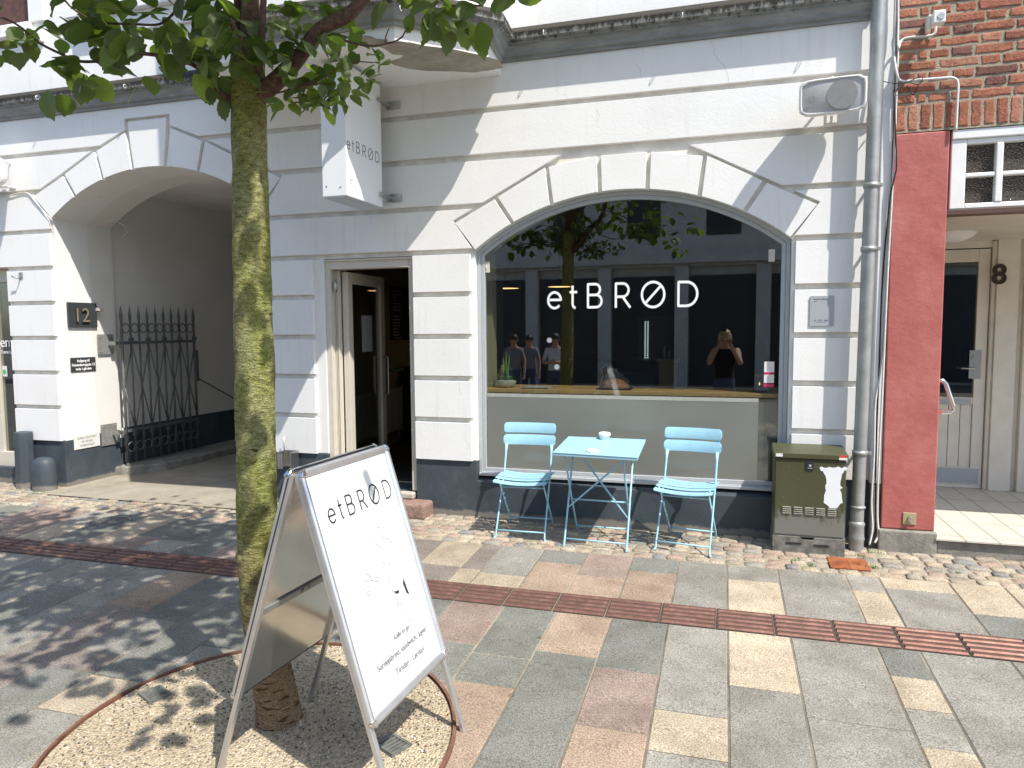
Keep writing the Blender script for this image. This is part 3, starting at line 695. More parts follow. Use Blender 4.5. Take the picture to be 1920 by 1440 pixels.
# smooth reveals (sunlit strips) are part of the wall thickness; plinth
mb = MB(); PY = .020
for a, b, zt in ((-12, -9.5, .47), (-6.965, -6.345, .47), (-3.935, -3.352, .47), (-2.503, -1.9555, .47), (.4595, XR, .47)): mb.box((a, PY, -.05), (b, .40, zt-.004))
mb.add([(-1.9545, PY, -.05), (.4585, PY, -.05), (.4585, PY, WB-.045), (-1.9545, PY, WB-.045), (-1.9545, .14, WB-.006), (.4585, .14, WB-.006), (.4585, .4, WB-.006), (-1.9545, .4, WB-.006)], [(0, 1, 2, 3), (3, 2, 5, 4), (4, 5, 6, 7)])
mb.box((-3.351, .06, -.05), (-2.504, .38, .17))
mb.box((-6.391, .401, -.05), (-6.337, .70, .49)); mb.box((-6.395, .70, -.05), (-6.380, 9, .50)); mb.box((-3.943, .401, -.05), (-3.887, 9, .50)); mb.box((-9.5, .05, -.05), (-6.966, .4, .16))
mb.box((-6.352, .025, -.05), (-6.338, .402, .47)); 
mb.build('plinth', M_plinth, bld, bevel=.004)
# cornice: profile swept along the wall and round the oriel
path = [(-12, 0), (-4.10, 0), (-4.13, -.40), (-3.62, -.885), (-2.20, -.885), (-1.68, -.40), (-1.712, 0), (XR-.14, 0)]
prof = [(0.0, 3.648), (.022, 3.650), (.024, 3.674), (.046, 3.680), (.052, 3.704), (.064, 3.722), (.080, 3.732), (.082, 3.748), (.098, 3.751), (.100, 3.762), (.128, 3.768), (.132, 3.812), (.124, 3.826), (.04, 3.885), (-.03, 3.905)]
def sweep(path, prof, mbx):
    n = len(path); rows = []
    for i, p in enumerate(path):
        d1 = Vector(path[i])-Vector(path[i-1]) if i else Vector(path[1])-Vector(path[0])
        d2 = Vector(path[i+1])-Vector(path[i]) if i < n-1 else d1
        d1.normalize(); d2.normalize(); n1 = Vector((d1.y, -d1.x)); n2 = Vector((d2.y, -d2.x)); b = (n1+n2).normalized(); k = 1/max(.35, b.dot(n1))
        rows.append([(p[0]+b.x*o*k, p[1]+b.y*o*k, z) for o, z in prof])
    m = len(prof); vs = [v for r in rows for v in r]; fs = []
    for i in range(n-1):
        for j in range(m-1): fs.append((i*m+j, (i+1)*m+j, (i+1)*m+j+1, i*m+j+1))
    fs.append(tuple((n-1)*m+j for j in range(m))); mbx.add(vs, fs)
dense = [path[0]]
for a, b in zip(path, path[1:]):
    L = (Vector(b)-Vector(a)).length; k = max(1, int(L/.8))
    for i in range(1, k+1): dense.append((a[0]+(b[0]-a[0])*i/k, a[1]+(b[1]-a[1])*i/k))
mb = MB(); sweep(path, prof, mb)
corn = mb.build('cornice', M_corn, bld)
# oriel body above and its white fascia and peeling soffit
ori = path[1:7]
def extrude_plan(plan, z0, z1, mbx, cap=True):
    n = len(plan); vs = [(a, b, z0) for a, b in plan]+[(a, b, z1) for a, b in plan]
    fs = [(i, i+1, n+i+1, n+i) for i in range(n-1)]
    if cap: fs += [tuple(range(n))]
    mbx.add(vs, fs)
mb = MB(); fplan = [(-4.10, .02), (-4.125, -.395), (-3.617, -.878), (-2.203, -.878), (-1.685, -.397), (-1.715, .02)]
extrude_plan(fplan, 3.555, 3.66, mb, False)
extrude_plan([(a, b) for a, b in fplan], 3.87, 7.6, mb, False)
oriel = mb.build('oriel', M_plaster, bld)
mb = MB(); mb.add([(a, b, 3.556) for a, b in fplan], [tuple(range(6))[::-1]]); mb.build('soffit', M_plaster, oriel)
# bare patch where the soffit render has fallen off
pp = [(660, 65), (672, 72), (700, 73), (725, 80), (768, 79), (800, 86), (850, 92), (905, 104), (935, 113), (944, 127), (925, 131), (890, 136), (850, 134), (800, 133), (765, 129), (740, 122), (728, 117), (752, 110), (758, 104), (735, 102), (722, 92), (712, 88), (690, 90), (668, 84)]
pts = [ZP(a, b, 3.552) for a, b in pp]
mb = MB(); n = len(pts)
for tr in tessellate_polygon([[Vector((p.x, p.y, 0)) for p in pts]]): mb.add([pts[i] for i in tr], [(0, 1, 2)])
mb.build('bare_patch', M_bare, oriel)
pf = [F(a, b, -.884) for a, b in [(667, 73), (683, 66), (695, 68), (706, 73), (726, 74), (728, 79), (700, 81), (668, 81)]]
mb = MB()
for tr in tessellate_polygon([[Vector((p.x, p.z, 0)) for p in pf]]): mb.add([pf[i] for i in tr], [(0, 1, 2)])
mb.build('bare_patch', M_bare, oriel)
mb = MB()
for line in ([(1332, 76), (1340, 92), (1338, 99), (1347, 112), (1358, 122), (1365, 142), (1369, 166)], [(1118, 206), (1124, 215), (1121, 228)], [(860, 716), (862, 732), (866, 741)], [(872, 826), (880, 834), (877, 842)], [(1192, 120), (1202, 131), (1200, 140)]):
    P = [F(a, b, -.0005) for a, b in line]; mb.ribbon([(p.x, p.z) for p in P], .0022, -.0006, .0004)
mb.build('hairline_crack', plain('crack_shadow_dirt', (.50, .48, .44), .9), bld)
# small hooks under the cornice
for i, (a, b, yy) in enumerate([(72, 186, -.125), (236, 165, -.125), (1020, 65, -.125), (1280, 33, -.125), (1568, 1, -.125), (753, 20, -1.01), (952, 48, -.3)]):
    P = F(a, b, yy); mb = MB()
    mb.tube([P+Vector((.0, .02, .03)), P+Vector((0, -.012, .028))]+[P+Vector((0, -.012-.016*math.sin(t_), .012+.016*math.cos(t_))) for t_ in (.3, 1, 1.8, 2.6, 3.3, 4)], .0035, 6)
    tag(mb.build('cable_hook', M_wpaint), 'small white cable hook screwed to the grey ledge', 'hook', 'white hooks along the grey ledge')
# upper window recess, its sill and a second sill with a bracket
mb = MB(); mb.box((-7.6, .05, 4.55), (ux, .12, 7.5)); fr = mb.build('upper_window', plain('brown_window_wood', (.10, .045, .03), .6, var=.3), bld)
mb = MB(); mb.box((-7.7, -.09, 4.40), (-6.36, -.0205, 4.47)); mb.box((-7.65, -.06, 4.47), (-6.40, .05, 4.52)); mb.box((-6.43, -.045, 4.52), (-6.24, -.0205, 7.5)); mb.box((-6.36, -.06, 4.33), (-6.27, -.0205, 4.42)); mb.build('window_sill', M_plaster, bld, bevel=.006)
mb = MB(); mb.box((-5.92, -.11, 4.47), (-4.4, -.0205, 4.56)); mb.box((-5.82, -.10, 4.36), (-5.60, -.0205, 4.47)); mb.box((-5.80, -.075, 4.31), (-5.62, -.0205, 4.36)); mb.box((-5.60, -.05, 4.30), (-4.4, -.0205, 4.47))
mb.build('window_sill', M_plaster, bld, bevel=.006)
# ---- shop window
sw = None
def inset_arch(d, n=28):     # frame outline inset by d
    R0 = (1.2075**2+.42**2)/(2*.42); zc = 2.618-R0; r = R0-d; hw = 1.2075-d; a = math.asin(hw/r)
    return [(WCX-r*math.sin(a-2*a*i/n), zc+r*math.cos(a-2*a*i/n)) for i in range(n+1)]
def ring_frame(d0, d1, y0, y1, mbx, bot0, bot1):
    A = [(WCX-1.2075+d0, bot0)]+inset_arch(d0)+[(WCX+1.2075-d0, bot0)]; B = [(WCX-1.2075+d1, bot1)]+inset_arch(d1)+[(WCX+1.2075-d1, bot1)]; n = len(A)
    vs = [(p[0], y0, p[1]) for p in A]+[(p[0], y0, p[1]) for p in B]+[(p[0], y1, p[1]) for p in A]+[(p[0], y1, p[1]) for p in B]
    fs = []
    for i in range(n): j = (i+1) % n; fs += [(i, j, n+j, n+i), (n+i, n+j, 3*n+j, 3*n+i), (i, 2*n+i, 2*n+j, j)]
    mbx.add(vs, fs)
mb = MB(); ring_frame(.002, .030, .075, .13, mb, WB, WB+.030); ring_frame(.0305, .062, .088, .13, mb, WB+.0305, WB+.062)
mb.box((WCX-1.20, .055, WB-.002), (WCX+1.20, .074, WB+.022))
win = mb.build('shop_window', M_wfr, bld, bevel=.003)
mb = MB(); A = [(WCX-1.2075+.06, WB+.06)]+inset_arch(.06)+[(WCX+1.2075-.06, WB+.06)]
mb.prism(A, .112, .116, ngon=True); mb.build('glass', M_glass, win)
zc1 = F(1180, 742, .12).z
mb = MB(); xl = WCX-1.2075+.066; xr = WCX+1.2075-.066
mb.box((xl+.002, .1095, WB+.064), (xr-.135, .1105, zc1)); mb.build('frosted_film', M_frost, win)
mb = MB(); mb.box((xl+.002, .1082, zc1-.030), (xr-.135, .1093, zc1+.0)); mb.build('film_edge', plain('film_band', (.36, .37, .32), .4), win)
mb = MB(); k = .197; X0 = F(1027, 577, .108).x; Zb = F(1104, 578, .108).z
logo(mb, k, .0200, Matrix.Translation((X0-.0, 0, Zb)) @ Matrix.Diagonal((.885, 1, 1, 1)), .1095, .0012)
mb.build('lettering', M_vinyl, win)
for (a, b) in ((913, 501), (1447, 479)):
    P = F(a, b, .10); mb = MB(); mb.box((P.x-.022, .098, P.z-.045), (P.x+.022, .111, P.z+.045)); mb.tube([(P.x-.006, .094, P.z+.02), (P.x-.006, .098, P.z-.02)], .006, 8)
    mb.build('glass_clip', M_cream, win, bevel=.003)
mb = MB()
for a, b in ((1030, 638), (1044, 688)):
    P = F(a, b, .109); mb.prism([(P.x+.021*math.cos(i*PI/10), P.z+.021*math.sin(i*PI/10)) for i in range(20)], .1095, .1105)
mb.build('round_sticker', M_gplate, win)
# stickers on the right edge of the window
mb = MB(); mr_ = MB()
a = F(1433, 678, .109); b = F(1451, 725, .109)
mb.box((a.x, .1088, b.z+.028), (b.x, .1094, a.z)); mb.box((a.x, .1088, b.z-.0), (b.x, .1094, b.z+.0))
st = mb.build('notice_sticker', M_wplate, win)
h = (a.z-b.z)
mr_.box((a.x, .1083, b.z-.004), (b.x, .1087, b.z+.022)); mr_.box((a.x, .1083, b.z+h*.48), (b.x, .1087, b.z+h*.58)); mr_.build('red_band', M_redp, st)
mb = MB(); mb.box((xr-.134, .118, WB+.064), (xr-.001, .126, zc1-.03)); mb.build('gap_panel', plain('grey_gap_panel', (.20, .185, .16), .7), win)  # added panel that makes the gap beside the film less dark
# ---- door and frame
door_z0, door_z1 = .183, 2.178
mb = MB(); fw_ = .045
mb.box((-3.350, .045, door_z0), (-3.350+fw_+.005, .15, door_z1)); mb.box((-2.505-.050, .045, door_z0), (-2.505, .15, door_z1)); mb.box((-3.350+fw_+.0055, .045, door_z1-.085), (-2.5555, .15, door_z1)); mb.box((-3.3500, .030, door_z1-.018), (-2.505, .0445, door_z1-.002))
dfr = mb.build('door_frame', M_cream, bld, bevel=.003)
mb = MB()
for x_, w in ((-3.2985, .008), (-3.284, .007), (-3.270, .009)): mb.box((x_, .10, door_z0+.02), (x_+w, .15, door_z1-.09))
mb.box((-3.2985, .1505, door_z0+.02), (-3.262, .16, door_z1-.09)); mb.build('hinge_post', M_cream, dfr, bevel=.002)
mb = MB(); mb.tube([(-3.270, .075, 1.90), (-3.270, .075, 2.00)], .010, 10); mb.box((-3.298, .082, 1.92), (-3.245, .088, 1.98)); mb.build('hinge', M_steel, dfr)
# open leaf, hinged left, swung inwards: measured hinge (640) and free edge (712) pixels
ha = F(641, 500, .22); ang = R(92)
dM = Matrix.Translation((-3.225, .165, 0)) @ Matrix.Rotation(ang, 4, 'Z')
dlen = .76
leaf = bpy.data.objects.new('door', None); COL.objects.link(leaf); leaf.parent = bld; leaf.location = -Vector(bld.location)
mb = MB(); st_ = .085; z0, z1 = door_z0+.02, door_z1-.10
mb.box((0, -.028, z0), (st_, .028, z1), M=dM); mb.box((dlen-st_, -.028, z0), (dlen, .028, z1), M=dM); mb.box((st_+.0005, -.027, z1-.10), (dlen-st_-.0005, .027, z1), M=dM); mb.box((st_+.0005, -.027, z0), (dlen-st_-.0005, .027, z0+.13), M=dM)
mb.build('leaf_frame', M_cream, leaf, bevel=.003)
mb = MB(); mb.box((st_, -.004, z0+.13), (dlen-st_, .004, z1-.10), M=dM); mb.build('glass', M_glass, leaf)
for s in (-1, 1):
    mb = MB(); mb.tube([dM @ Vector((dlen-.045, s*.028, 1.30)), dM @ Vector((dlen-.045, s*.075, 1.30)), dM @ Vector((dlen-.045, s*.075, .93)), dM @ Vector((dlen-.045, s*.028, .93))], .008, 8); mb.build('handle', M_steel, leaf)
mb = MB(); mb.box((.30, -.008, 1.36), (.51, -.0055, 1.70), M=dM); note = mb.build('paper_notice', M_gplate, leaf)
# ---- left shop window (only its right edge is in view)
mb = MB(); mb.box((-9.5, .10, .16), (-6.966, .17, .31)); mb.box((-9.5, .10, 2.08), (-6.966, .17, 2.21)); mb.box((-7.11 if 0 else -7.36, .11, .31), (-7.28, .17, 2.08)); mb.box((-6.9700, .09, .31), (-6.9665, .17, 2.08))
lw = mb.build('left_shop_window', M_cream, bld, bevel=.004)
mb = MB(); mb.box((-9.5, .14, .31), (-6.971, .144, 2.08)); mb.build('glass', M_glass, lw)
Mt = frame_M((F(3, 643, .135).x-.36, .135, F(3, 643, .135).z-.02), (1, 0, 0), (0, 0, 1))
text_obj('lettering', 'gemini', .15, M_vinyl, lw, frame_M((-7.335, .135, F(12, 645, .135).z-.03), (1, 0, 0), (0, 0, 1)), spacing=.95)
text_obj('opening_hours', 'Torsdag  10', .05, M_vinyl, lw, frame_M((-7.27, .135, F(12, 661, .135).z-.01), (1, 0, 0), (0, 0, 1)))
P = F(9, 696, .135); mb = MB(); mb.box((P.x-.03, .133, P.z-.055), (P.x+.032, .136, P.z+.055)); q = mb.build('sticker', M_wplate, lw)
mb = MB(); mb.prism([(P.x+.022*math.cos(i*PI/8), P.z-.008+.026*math.sin(i*PI/8)) for i in range(16)], .1315, .1325); mb.build('green_dot', M_greenp, q)
# ---- interiors (one dim cafe room, one dim room to the left)
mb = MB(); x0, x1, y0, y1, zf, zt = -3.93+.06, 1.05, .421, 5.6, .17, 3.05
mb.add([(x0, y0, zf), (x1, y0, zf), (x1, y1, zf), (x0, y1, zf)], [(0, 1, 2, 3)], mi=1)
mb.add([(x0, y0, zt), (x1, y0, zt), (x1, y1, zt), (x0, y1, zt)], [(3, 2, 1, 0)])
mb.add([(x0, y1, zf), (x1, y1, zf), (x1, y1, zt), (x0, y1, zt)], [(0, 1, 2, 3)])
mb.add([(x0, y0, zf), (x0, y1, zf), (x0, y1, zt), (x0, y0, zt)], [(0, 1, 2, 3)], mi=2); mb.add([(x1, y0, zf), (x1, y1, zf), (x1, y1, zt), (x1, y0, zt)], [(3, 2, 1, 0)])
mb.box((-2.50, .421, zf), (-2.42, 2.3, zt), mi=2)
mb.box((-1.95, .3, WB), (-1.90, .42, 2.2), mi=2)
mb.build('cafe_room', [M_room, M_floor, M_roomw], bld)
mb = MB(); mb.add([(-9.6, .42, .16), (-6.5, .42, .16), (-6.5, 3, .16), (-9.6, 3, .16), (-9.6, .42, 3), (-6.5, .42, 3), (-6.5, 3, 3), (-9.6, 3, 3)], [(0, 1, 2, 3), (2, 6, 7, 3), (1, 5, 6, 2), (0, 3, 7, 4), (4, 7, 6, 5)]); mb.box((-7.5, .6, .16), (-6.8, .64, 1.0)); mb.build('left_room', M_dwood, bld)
# window counter
mb = MB(); zt_ = F(1180, 733, .13).z
mb.box((xl-.02, .128, zt_-.035), (xr+.02, .62, zt_)); cnt = mb.build('window_counter', M_wood, bld, bevel=.004)
# ------------------------------------------------------------ BRICK BUILDING (number 8)
BY = -.06
bb = empty('brick_building', (2.5, 0, 0), 'red brick building with a red plastered corner pillar and recessed entrance', 'building')
PL = F(1678, 252, BY).x; PR = F(1785.6, 248, BY).x; PT = F(1730, 248, BY).z
PRX = 1.418; PLX = 1.083
mb = MB(); mb.box((PLX, BY, .150), (PRX, .34, 2.858)); mb.build('pillar', M_red, bb, bevel=.008)
mb = MB(); mb.box((PLX, .3405, .05), (PRX-.004, 1.70, 2.858)); mb.build('side_wall', M_cream, bb)
FZ = .111
TL, TB, TTp = 1.463, 2.345, 2.862
mb = MB(); mb.box((PLX, BY+.006, 2.865), (6.0, .4, 7.6)); mb.build('wall_core', M_mortar, bb)
mb = MB(); rs = random.Random(21)
def brick(x0, x1, z0, z1, rough=1.0):
    r = rs.random()
    c = (.39, .160, .100) if r < .55 else (.33, .130, .086) if r < .8 else (.46, .22, .145) if r < .93 else (.23, .11, .09)
    j = rs.uniform(.85, 1.18); c = tuple(v*j for v in c); m = .009*rough; yy = BY+rs.uniform(-.003, .003)
    def per(ins, y):
        out = []; P = [(x0+ins, z0+ins), (x1-ins, z0+ins), (x1-ins, z1-ins), (x0+ins, z1-ins)]
        for a in range(4):
            p, q = P[a], P[(a+1) % 4]
            for t_ in ((0, .25, .5, .75) if (x1-x0) > (z1-z0) and a % 2 == 0 or (x1-x0) < (z1-z0) and a % 2 else (0, .5)):
                out.append((p[0]+(q[0]-p[0])*t_+rs.uniform(-m, m)*.55, y, p[1]+(q[1]-p[1])*t_+rs.uniform(-m, m)*.55))
        return out
    a = per(.001, BY+.022); b = per(.003, yy+.004); d = per(.009, yy); n = len(a)
    fs = []
    for i in range(n): k2 = (i+1) % n; fs += [(i, k2, n+k2, n+i), (n+i, n+k2, 2*n+k2, 2*n+i)]
    fs.append(tuple(range(2*n, 3*n))); mb.add(a+b+d, fs, c)
zb = 2.878
x = PLX+.006
while x < 3.2:      # soldier course
    brick(x, x+.062, zb, zb+.165); x += .0745
z = zb+.178; row = 0
while z < 4.35:
    h = .056; x = PLX+.004
    pat = [[.115, .055, .115], [.235], [.115, .055, .115], [.235]][row % 4] if 1 else []
    for w in pat: brick(x, x+w, z, z+h, .7); x += w+.012
    seq = [.235, .115] if row % 2 else [.115, .235]
    k = 0; x += rs.uniform(0, .02)
    while x < 3.4: w = seq[k % 2]*rs.uniform(.92, 1.06); brick(x, x+w, z, z+h, 1.3); x += w+.013; k += 1
    z += h+.0138; row += 1
mb.build('bricks', M_brick, bb)
mb = MB(); mb.box((PLX-.02, BY-.035, -.06), (PRX+.012, 1.2, .147)); mb.box((PRX+.013, BY-.02, -.06), (6, .3, FZ-.012)); mb.build('base', M_conc, bb, bevel=.01)
mb = MB(); mb.box((PRX+.001, BY-.045, FZ-.011), (6, 1.69, FZ)); mb.build('entrance_floor', M_tile, bb)
# transom window
def wpt(a, b): return F(a, b, .0)
mb = MB(); y0, y1 = -.035, .03
xa = 1.436; fr = .048
mb.box((xa, y0, TB), (xa+.090, y1, 2.80)); mb.box((xa, y0-.012, 2.80), (4.2, y1, 2.862)); mb.box((xa+.0905, y0+.002, TB), (4.2, y1, TB+.035)); mb.box((xa+.0905, y0+.002, 2.765), (4.2, y1, 2.7995))
xm = F(1873, 330, -.03).x; zm = F(1840, 327, -.03).z; 
mb.box((xm-.021, y0-.002, TB+.0355), (xm+.021, y1, 2.7645)); mb.box((xa+.091, y0+.004, zm-.014), (xm-.0215, y1, zm+.014)); mb.box((xm+.0215, y0+.004, zm-.014), (xm+.28, y1, zm+.014)); mb.box((xm+.281, y0-.002, TB+.0355), (xm+.33, y1, 2.7645))
tw = mb.build('transom_window', M_wpaint, bb, bevel=.006)
mb = MB(); mb.box((xa+.05, .008, TB+.02), (4.2, .012, 2.78)); mb.build('glass', M_ripple, tw)
mb = MB(); mb.box((PRX+.002, -.045, TB-.040), (4.4, .05, TB-.003)); mb.build('lintel', plain('brown_painted_steel', (.10, .055, .04), .45, var=.1), bb, bevel=.003)
yd = 1.69; ZC = F(1900, 445, yd).z+.10
mb = MB(); mb.box((PRX+.001, .051, TB-.040), (5, yd+.4, TB-.02)); mb.build('entrance_ceiling', M_cream, bb)
# back of the recess: door and panelling
mb = MB(); dx0, dx1 = 1.30, 2.212
mb.box((dx0, yd, FZ+.03), (dx0+.10, yd+.05, 2.235)); mb.box((2.135, yd, FZ+.03), (2.225, yd+.05, 2.235)); mb.box((dx0+.1005, yd+.001, 2.125), (2.1345, yd+.05, 2.235)); mb.box((dx0+.1005, yd+.001, .865), (2.1345, yd+.05, .93)); mb.box((dx0+.1005, yd+.001, FZ+.03), (2.1345, yd+.05, .30))
for i in range(8): mb.box((dx0+.101+i*.092, yd+.016, .30), (dx0+.101+i*.092+.088, yd+.03, .865))
door8 = mb.build('entrance_door', M_doorc, bb, bevel=.004)
mb = MB(); mb.box((dx0+.1, yd+.02, .93), (2.135, yd+.024, 2.125)); mb.build('glass', M_glass, door8)
mb = MB(); hx_ = (1.2, 2.3, yd+.11, yd+2.5, FZ, 2.4)
for f_ in ([(0, 3, 4), (1, 3, 4), (1, 3, 5), (0, 3, 5)], [(0, 2, 4), (0, 3, 4), (0, 3, 5), (0, 2, 5)], [(1, 3, 4), (1, 2, 4), (1, 2, 5), (1, 3, 5)], [(0, 2, 4), (1, 2, 4), (1, 3, 4), (0, 3, 4)], [(0, 3, 5), (1, 3, 5), (1, 2, 5), (0, 2, 5)]): mb.add([(hx_[a], hx_[b], hx_[c]) for a, b, c in f_], [(0, 1, 2, 3)])
mb.build('hallway', M_floor, bb)
a = F(1815, 657, yd); b = F(1838, 710, yd)
mb = MB(); mb.box((a.x+.012, yd-.006, b.z), (b.x, yd-.0005, a.z)); mb.tube([(a.x+.05, yd-.006, a.z-.07), (a.x+.05, yd-.02, a.z-.07)], .022, 12); mb.tube([(a.x+.06, yd-.006, b.z+.09), (a.x+.06, yd-.045, b.z+.09), (a.x-.06, yd-.045, b.z+.092)], .007, 8); mb.build('lock_plate', M_steel, door8)
mb = MB(); mb.box((1.7, yd-.004, .868), (2.12, yd-.0005, .915)); mb.build('letter_slot', M_gplate, door8)
mb = MB(); mb.box((dx0+.02, yd-.004, .155), (2.20, yd-.0005, .29)); mb.build('kick_plate', M_gplate, door8)
mb = MB()
mb.box((1.1, yd-.001, 2.245), (2.235, yd+.10, 2.45)); mb.box((2.232, yd-.03, FZ), (2.262, yd+.1, 2.30)); mb.box((2.262+.0005, yd-.055, FZ), (2.43, yd+.1, 2.45)); mb.box((2.4305, yd-.02, FZ), (2.475, yd+.1, 2.45)); mb.box((2.4755, yd-.07, FZ), (2.56, yd+.1, 2.45))
mb.box((1.1, yd-.02, FZ), (1.299, yd+.1, 2.245)); mb.box((1.3, yd+.003, FZ), (2.23, yd+.1, FZ+.028))
mb.build('door_surround', M_doorc, bb, bevel=.005)
mb = MB(); mb.box((2.561, yd-.10, FZ), (2.60, yd, 2.45)); mb.box((2.561, yd-.06, FZ+.04), (3.6, yd, 2.45)); mb.build('side_panelling', M_doorc, bb, bevel=.004)
q = F(1873, 513, yd-.056)
text_obj('house_number', '8', .235, plain('brown_number', (.035, .018, .013), .5), bb, frame_M((q.x, yd-.062, q.z-.085), (1, 0, 0), (0, 0, 1)), 'CENTER', th=.006, bold=.006)
mb = MB(); q = F(1800, 438, 1.15); mb.lathe([(.0, -.075), (.10, -.065), (.16, -.035), (.185, -.0)], 28, (1.72, 1.0, TB-.042)); mb.build('ceiling_lamp', M_wplate, bb)
mb = MB(); Q = F(1705, 972, BY); mb.box((Q.x-.042, BY-.008, Q.z-.042), (Q.x+.042, BY-.001, Q.z+.042)); dp = tag(mb.build('bell_plate', plain('old_brass', (.48, .42, .24), .45, .4), bevel=.003), 'small square yellowish plate with a knob low on red pillar', 'plate')
mb = MB(); mb.tube([(Q.x+.004, BY-.008, Q.z-.004), (Q.x+.004, BY-.035, Q.z-.004)], [.02, .016], 14); mb.build('knob', M_chrome, dp)
# grab handle beside the pillar
p1 = F(1765, 717, .10); mb = MB()
hx = PRX; zz1, zz2 = 1.19, .985
mb.tube([(hx-.01, .02, zz1), (hx+.035, .02, zz1+.002), (hx+.055, .02, zz1-.02), (hx+.105, .02, zz2+.03), (hx+.105, .02, zz2+.008), (hx+.085, .02, zz2-.012), (hx-.01, .02, zz2-.012)], .015, 10)
tag(mb.build('grab_handle', M_chrome), 'bent steel grab handle on the entrance side of red pillar', 'handle')
# ------------------------------------------------------------ DOWNPIPE, CABLES
py_ = -.10; pr = .043
PXA = lambda z: .920+.0100*z
mb = MB(); mb.tube([(PXA(.16), py_, .16), (PXA(7.5), py_, 7.5)], pr, 24, cap=False)
O_ = (.92, py_, 0)
dpz = mb.build('downpipe', M_zinc, origin=O_); tag(dpz, 'grey zinc downpipe fixed to the right end of white building', 'downpipe')
px_ = PXA(0)
mb = MB(); mb.lathe([(pr+.006, -.04), (pr+.007, .06), (pr+.013, .075), (pr+.008, .09), (pr+.006, .16), (pr+.012, .18), (pr+.006, .195), (pr+.0, .20)], 24, (px_, py_, 0)); mb.build('boot', M_zinc, dpz, origin=O_)
mb = MB(); mb.lathe([(pr+.0005, -.01), (pr+.009, -.004), (pr+.009, .006), (pr, .012)], 24, (PXA(.3), py_, .30)); mb.build('collar', M_zinc, dpz, origin=O_)
for a, b in ((1632, 348), (1626, 467), (1616, 849)):
    z = F(a, b, py_).z; px_ = PXA(z); mb = MB(); mb.lathe([(pr+.001, -.016), (pr+.007, -.016), (pr+.007, .016), (pr+.001, .016)], 24, (px_, py_, z)); mb.box((px_+pr, py_-.006, z-.012), (px_+pr+.03, py_+.006, z+.012)); mb.box((px_-.008, py_+pr, z-.008), (px_+.008, .03, z+.008)); mb.tube([(px_+pr+.018, py_-.012, z), (px_+pr+.018, py_+.012, z)], .005, 6)
    mb.build('pipe_clamp', M_zinc, dpz, origin=O_)
rs = random.Random(4)
def cable(pts, r, mat, name, label, Y=None):
    mb = MB(); P = [F(a, b, y-(.045 if 1600 < a < 1690 else 0)) for a, b, y in pts]; out = []
    for i in range(len(P)-1):       # smooth
        p0, p1, p2, p3 = P[max(i-1, 0)], P[i], P[i+1], P[min(i+2, len(P)-1)]
        for k in range(5):
            t_ = k/5; out.append(.5*((2*p1)+(p2-p0)*t_+(2*p0-5*p1+4*p2-p3)*t_*t_+(3*p1-p0-3*p2+p3)*t_**3))
    out.append(P[-1]); mb.tube(out, r, 7); return tag(mb.build(name, mat), label, 'cable')
M_wc = plain('painted_white_cable', (.62, .62, .60), .5, var=.1)
cable([(1680, -40, -.03), (1677, 60, -.03), (1674, 85, -.03), (1682, 140, -.075), (1692, 152, -.085), (1720, 150, -.085), (1760, 147, -.085), (1786, 146, -.085), (1796, 156, -.085), (1795, 190, -.085), (1792, 247, -.085)], .0085, M_wc, 'conduit', 'white conduit turning right across the bricks then down to transom')
cable([(1684, -40, -.04), (1684, 40, -.04), (1684, 90, -.07), (1690, 76, -.085), (1706, 70, -.085), (1735, 68, -.085), (1752, 63, -.085), (1755, 45, -.085)], .008, M_wc, 'conduit', 'white conduit curving up into the small junction box')
cable([(1690, -40, .0), (1683, 120, -.02), (1676, 300, -.02), (1664, 520, -.02), (1656, 700, -.02), (1648, 860, -.02), (1645, 960, -.02), (1647, 1000, -.03), (1640, 1018, -.05)], .0075, M_wc, 'cable', 'straight white cable nearest the red pillar running to ground')
cable([(1671, 400, .0), (1661, 480, -.005), (1660, 600, -.01), (1650, 700, -.0), (1641, 760, -.01), (1639, 850, -.02), (1634, 940, -.02), (1636, 990, -.03), (1630, 1022, -.05)], .007, M_wc, 'cable', 'wavy white cable between downpipe and the straight cable')
cable([(1676, 168, -.03), (1681, 300, -.035), (1678, 330, -.03), (1668, 380, -.02), (1655, 520, .0), (1648, 700, 0), (1643, 840, 0), (1641, 1000, -.02)], .005, M_black, 'cable', 'thin black cable running down beside the red pillar')
cable([(1650, 151, -.05), (1668, 155, -.07), (1690, 157, -.09), (1715, 148, -.10), (1726, 143, -.10), (1730, 148, -.10), (1722, 158, -.10), (1700, 155, -.095), (1684, 165, -.09), (1680, 172, -.06)], .0028, M_black, 'cable', 'black wire looped around the conduit on the bricks')
cable([(1700, 160, -.075), (1712, 178, -.075), (1722, 160, -.09)], .003, M_black, 'cable', 'short black wire loop hanging below the conduit')
Q = F(1760, 33, -.19); mb = MB(); mb.box((Q.x-.036, BY-.155, Q.z-.040), (Q.x+.036, BY-.095, Q.z+.040)); mb.box((Q.x-.05, BY-.0945, Q.z-.05), (Q.x-.03, BY-.002, Q.z+.04)); jb = tag(mb.build('junction_box', M_wplate, bevel=.006), 'small weathered grey junction box on the brick wall', 'junction box')
mb = MB(); mb.tube([(Q.x+.008, BY-.160, Q.z+.0), (Q.x+.008, BY-.1555, Q.z+.0)], .02, 14); mb.build('cap', M_gplate, jb)
# gap wall edge: broken render strip
mb = MB(); mb.box((1.008, -.042, .46), (PLX-.003, .40, 7.5)); mb.build('end_strip', M_plaster, bld, bevel=.006)
mb = MB(); mb.box((1.012, -.036, -.05), (PLX-.003, .40, .457)); mb.build('end_base', M_conc, bld, bevel=.006)
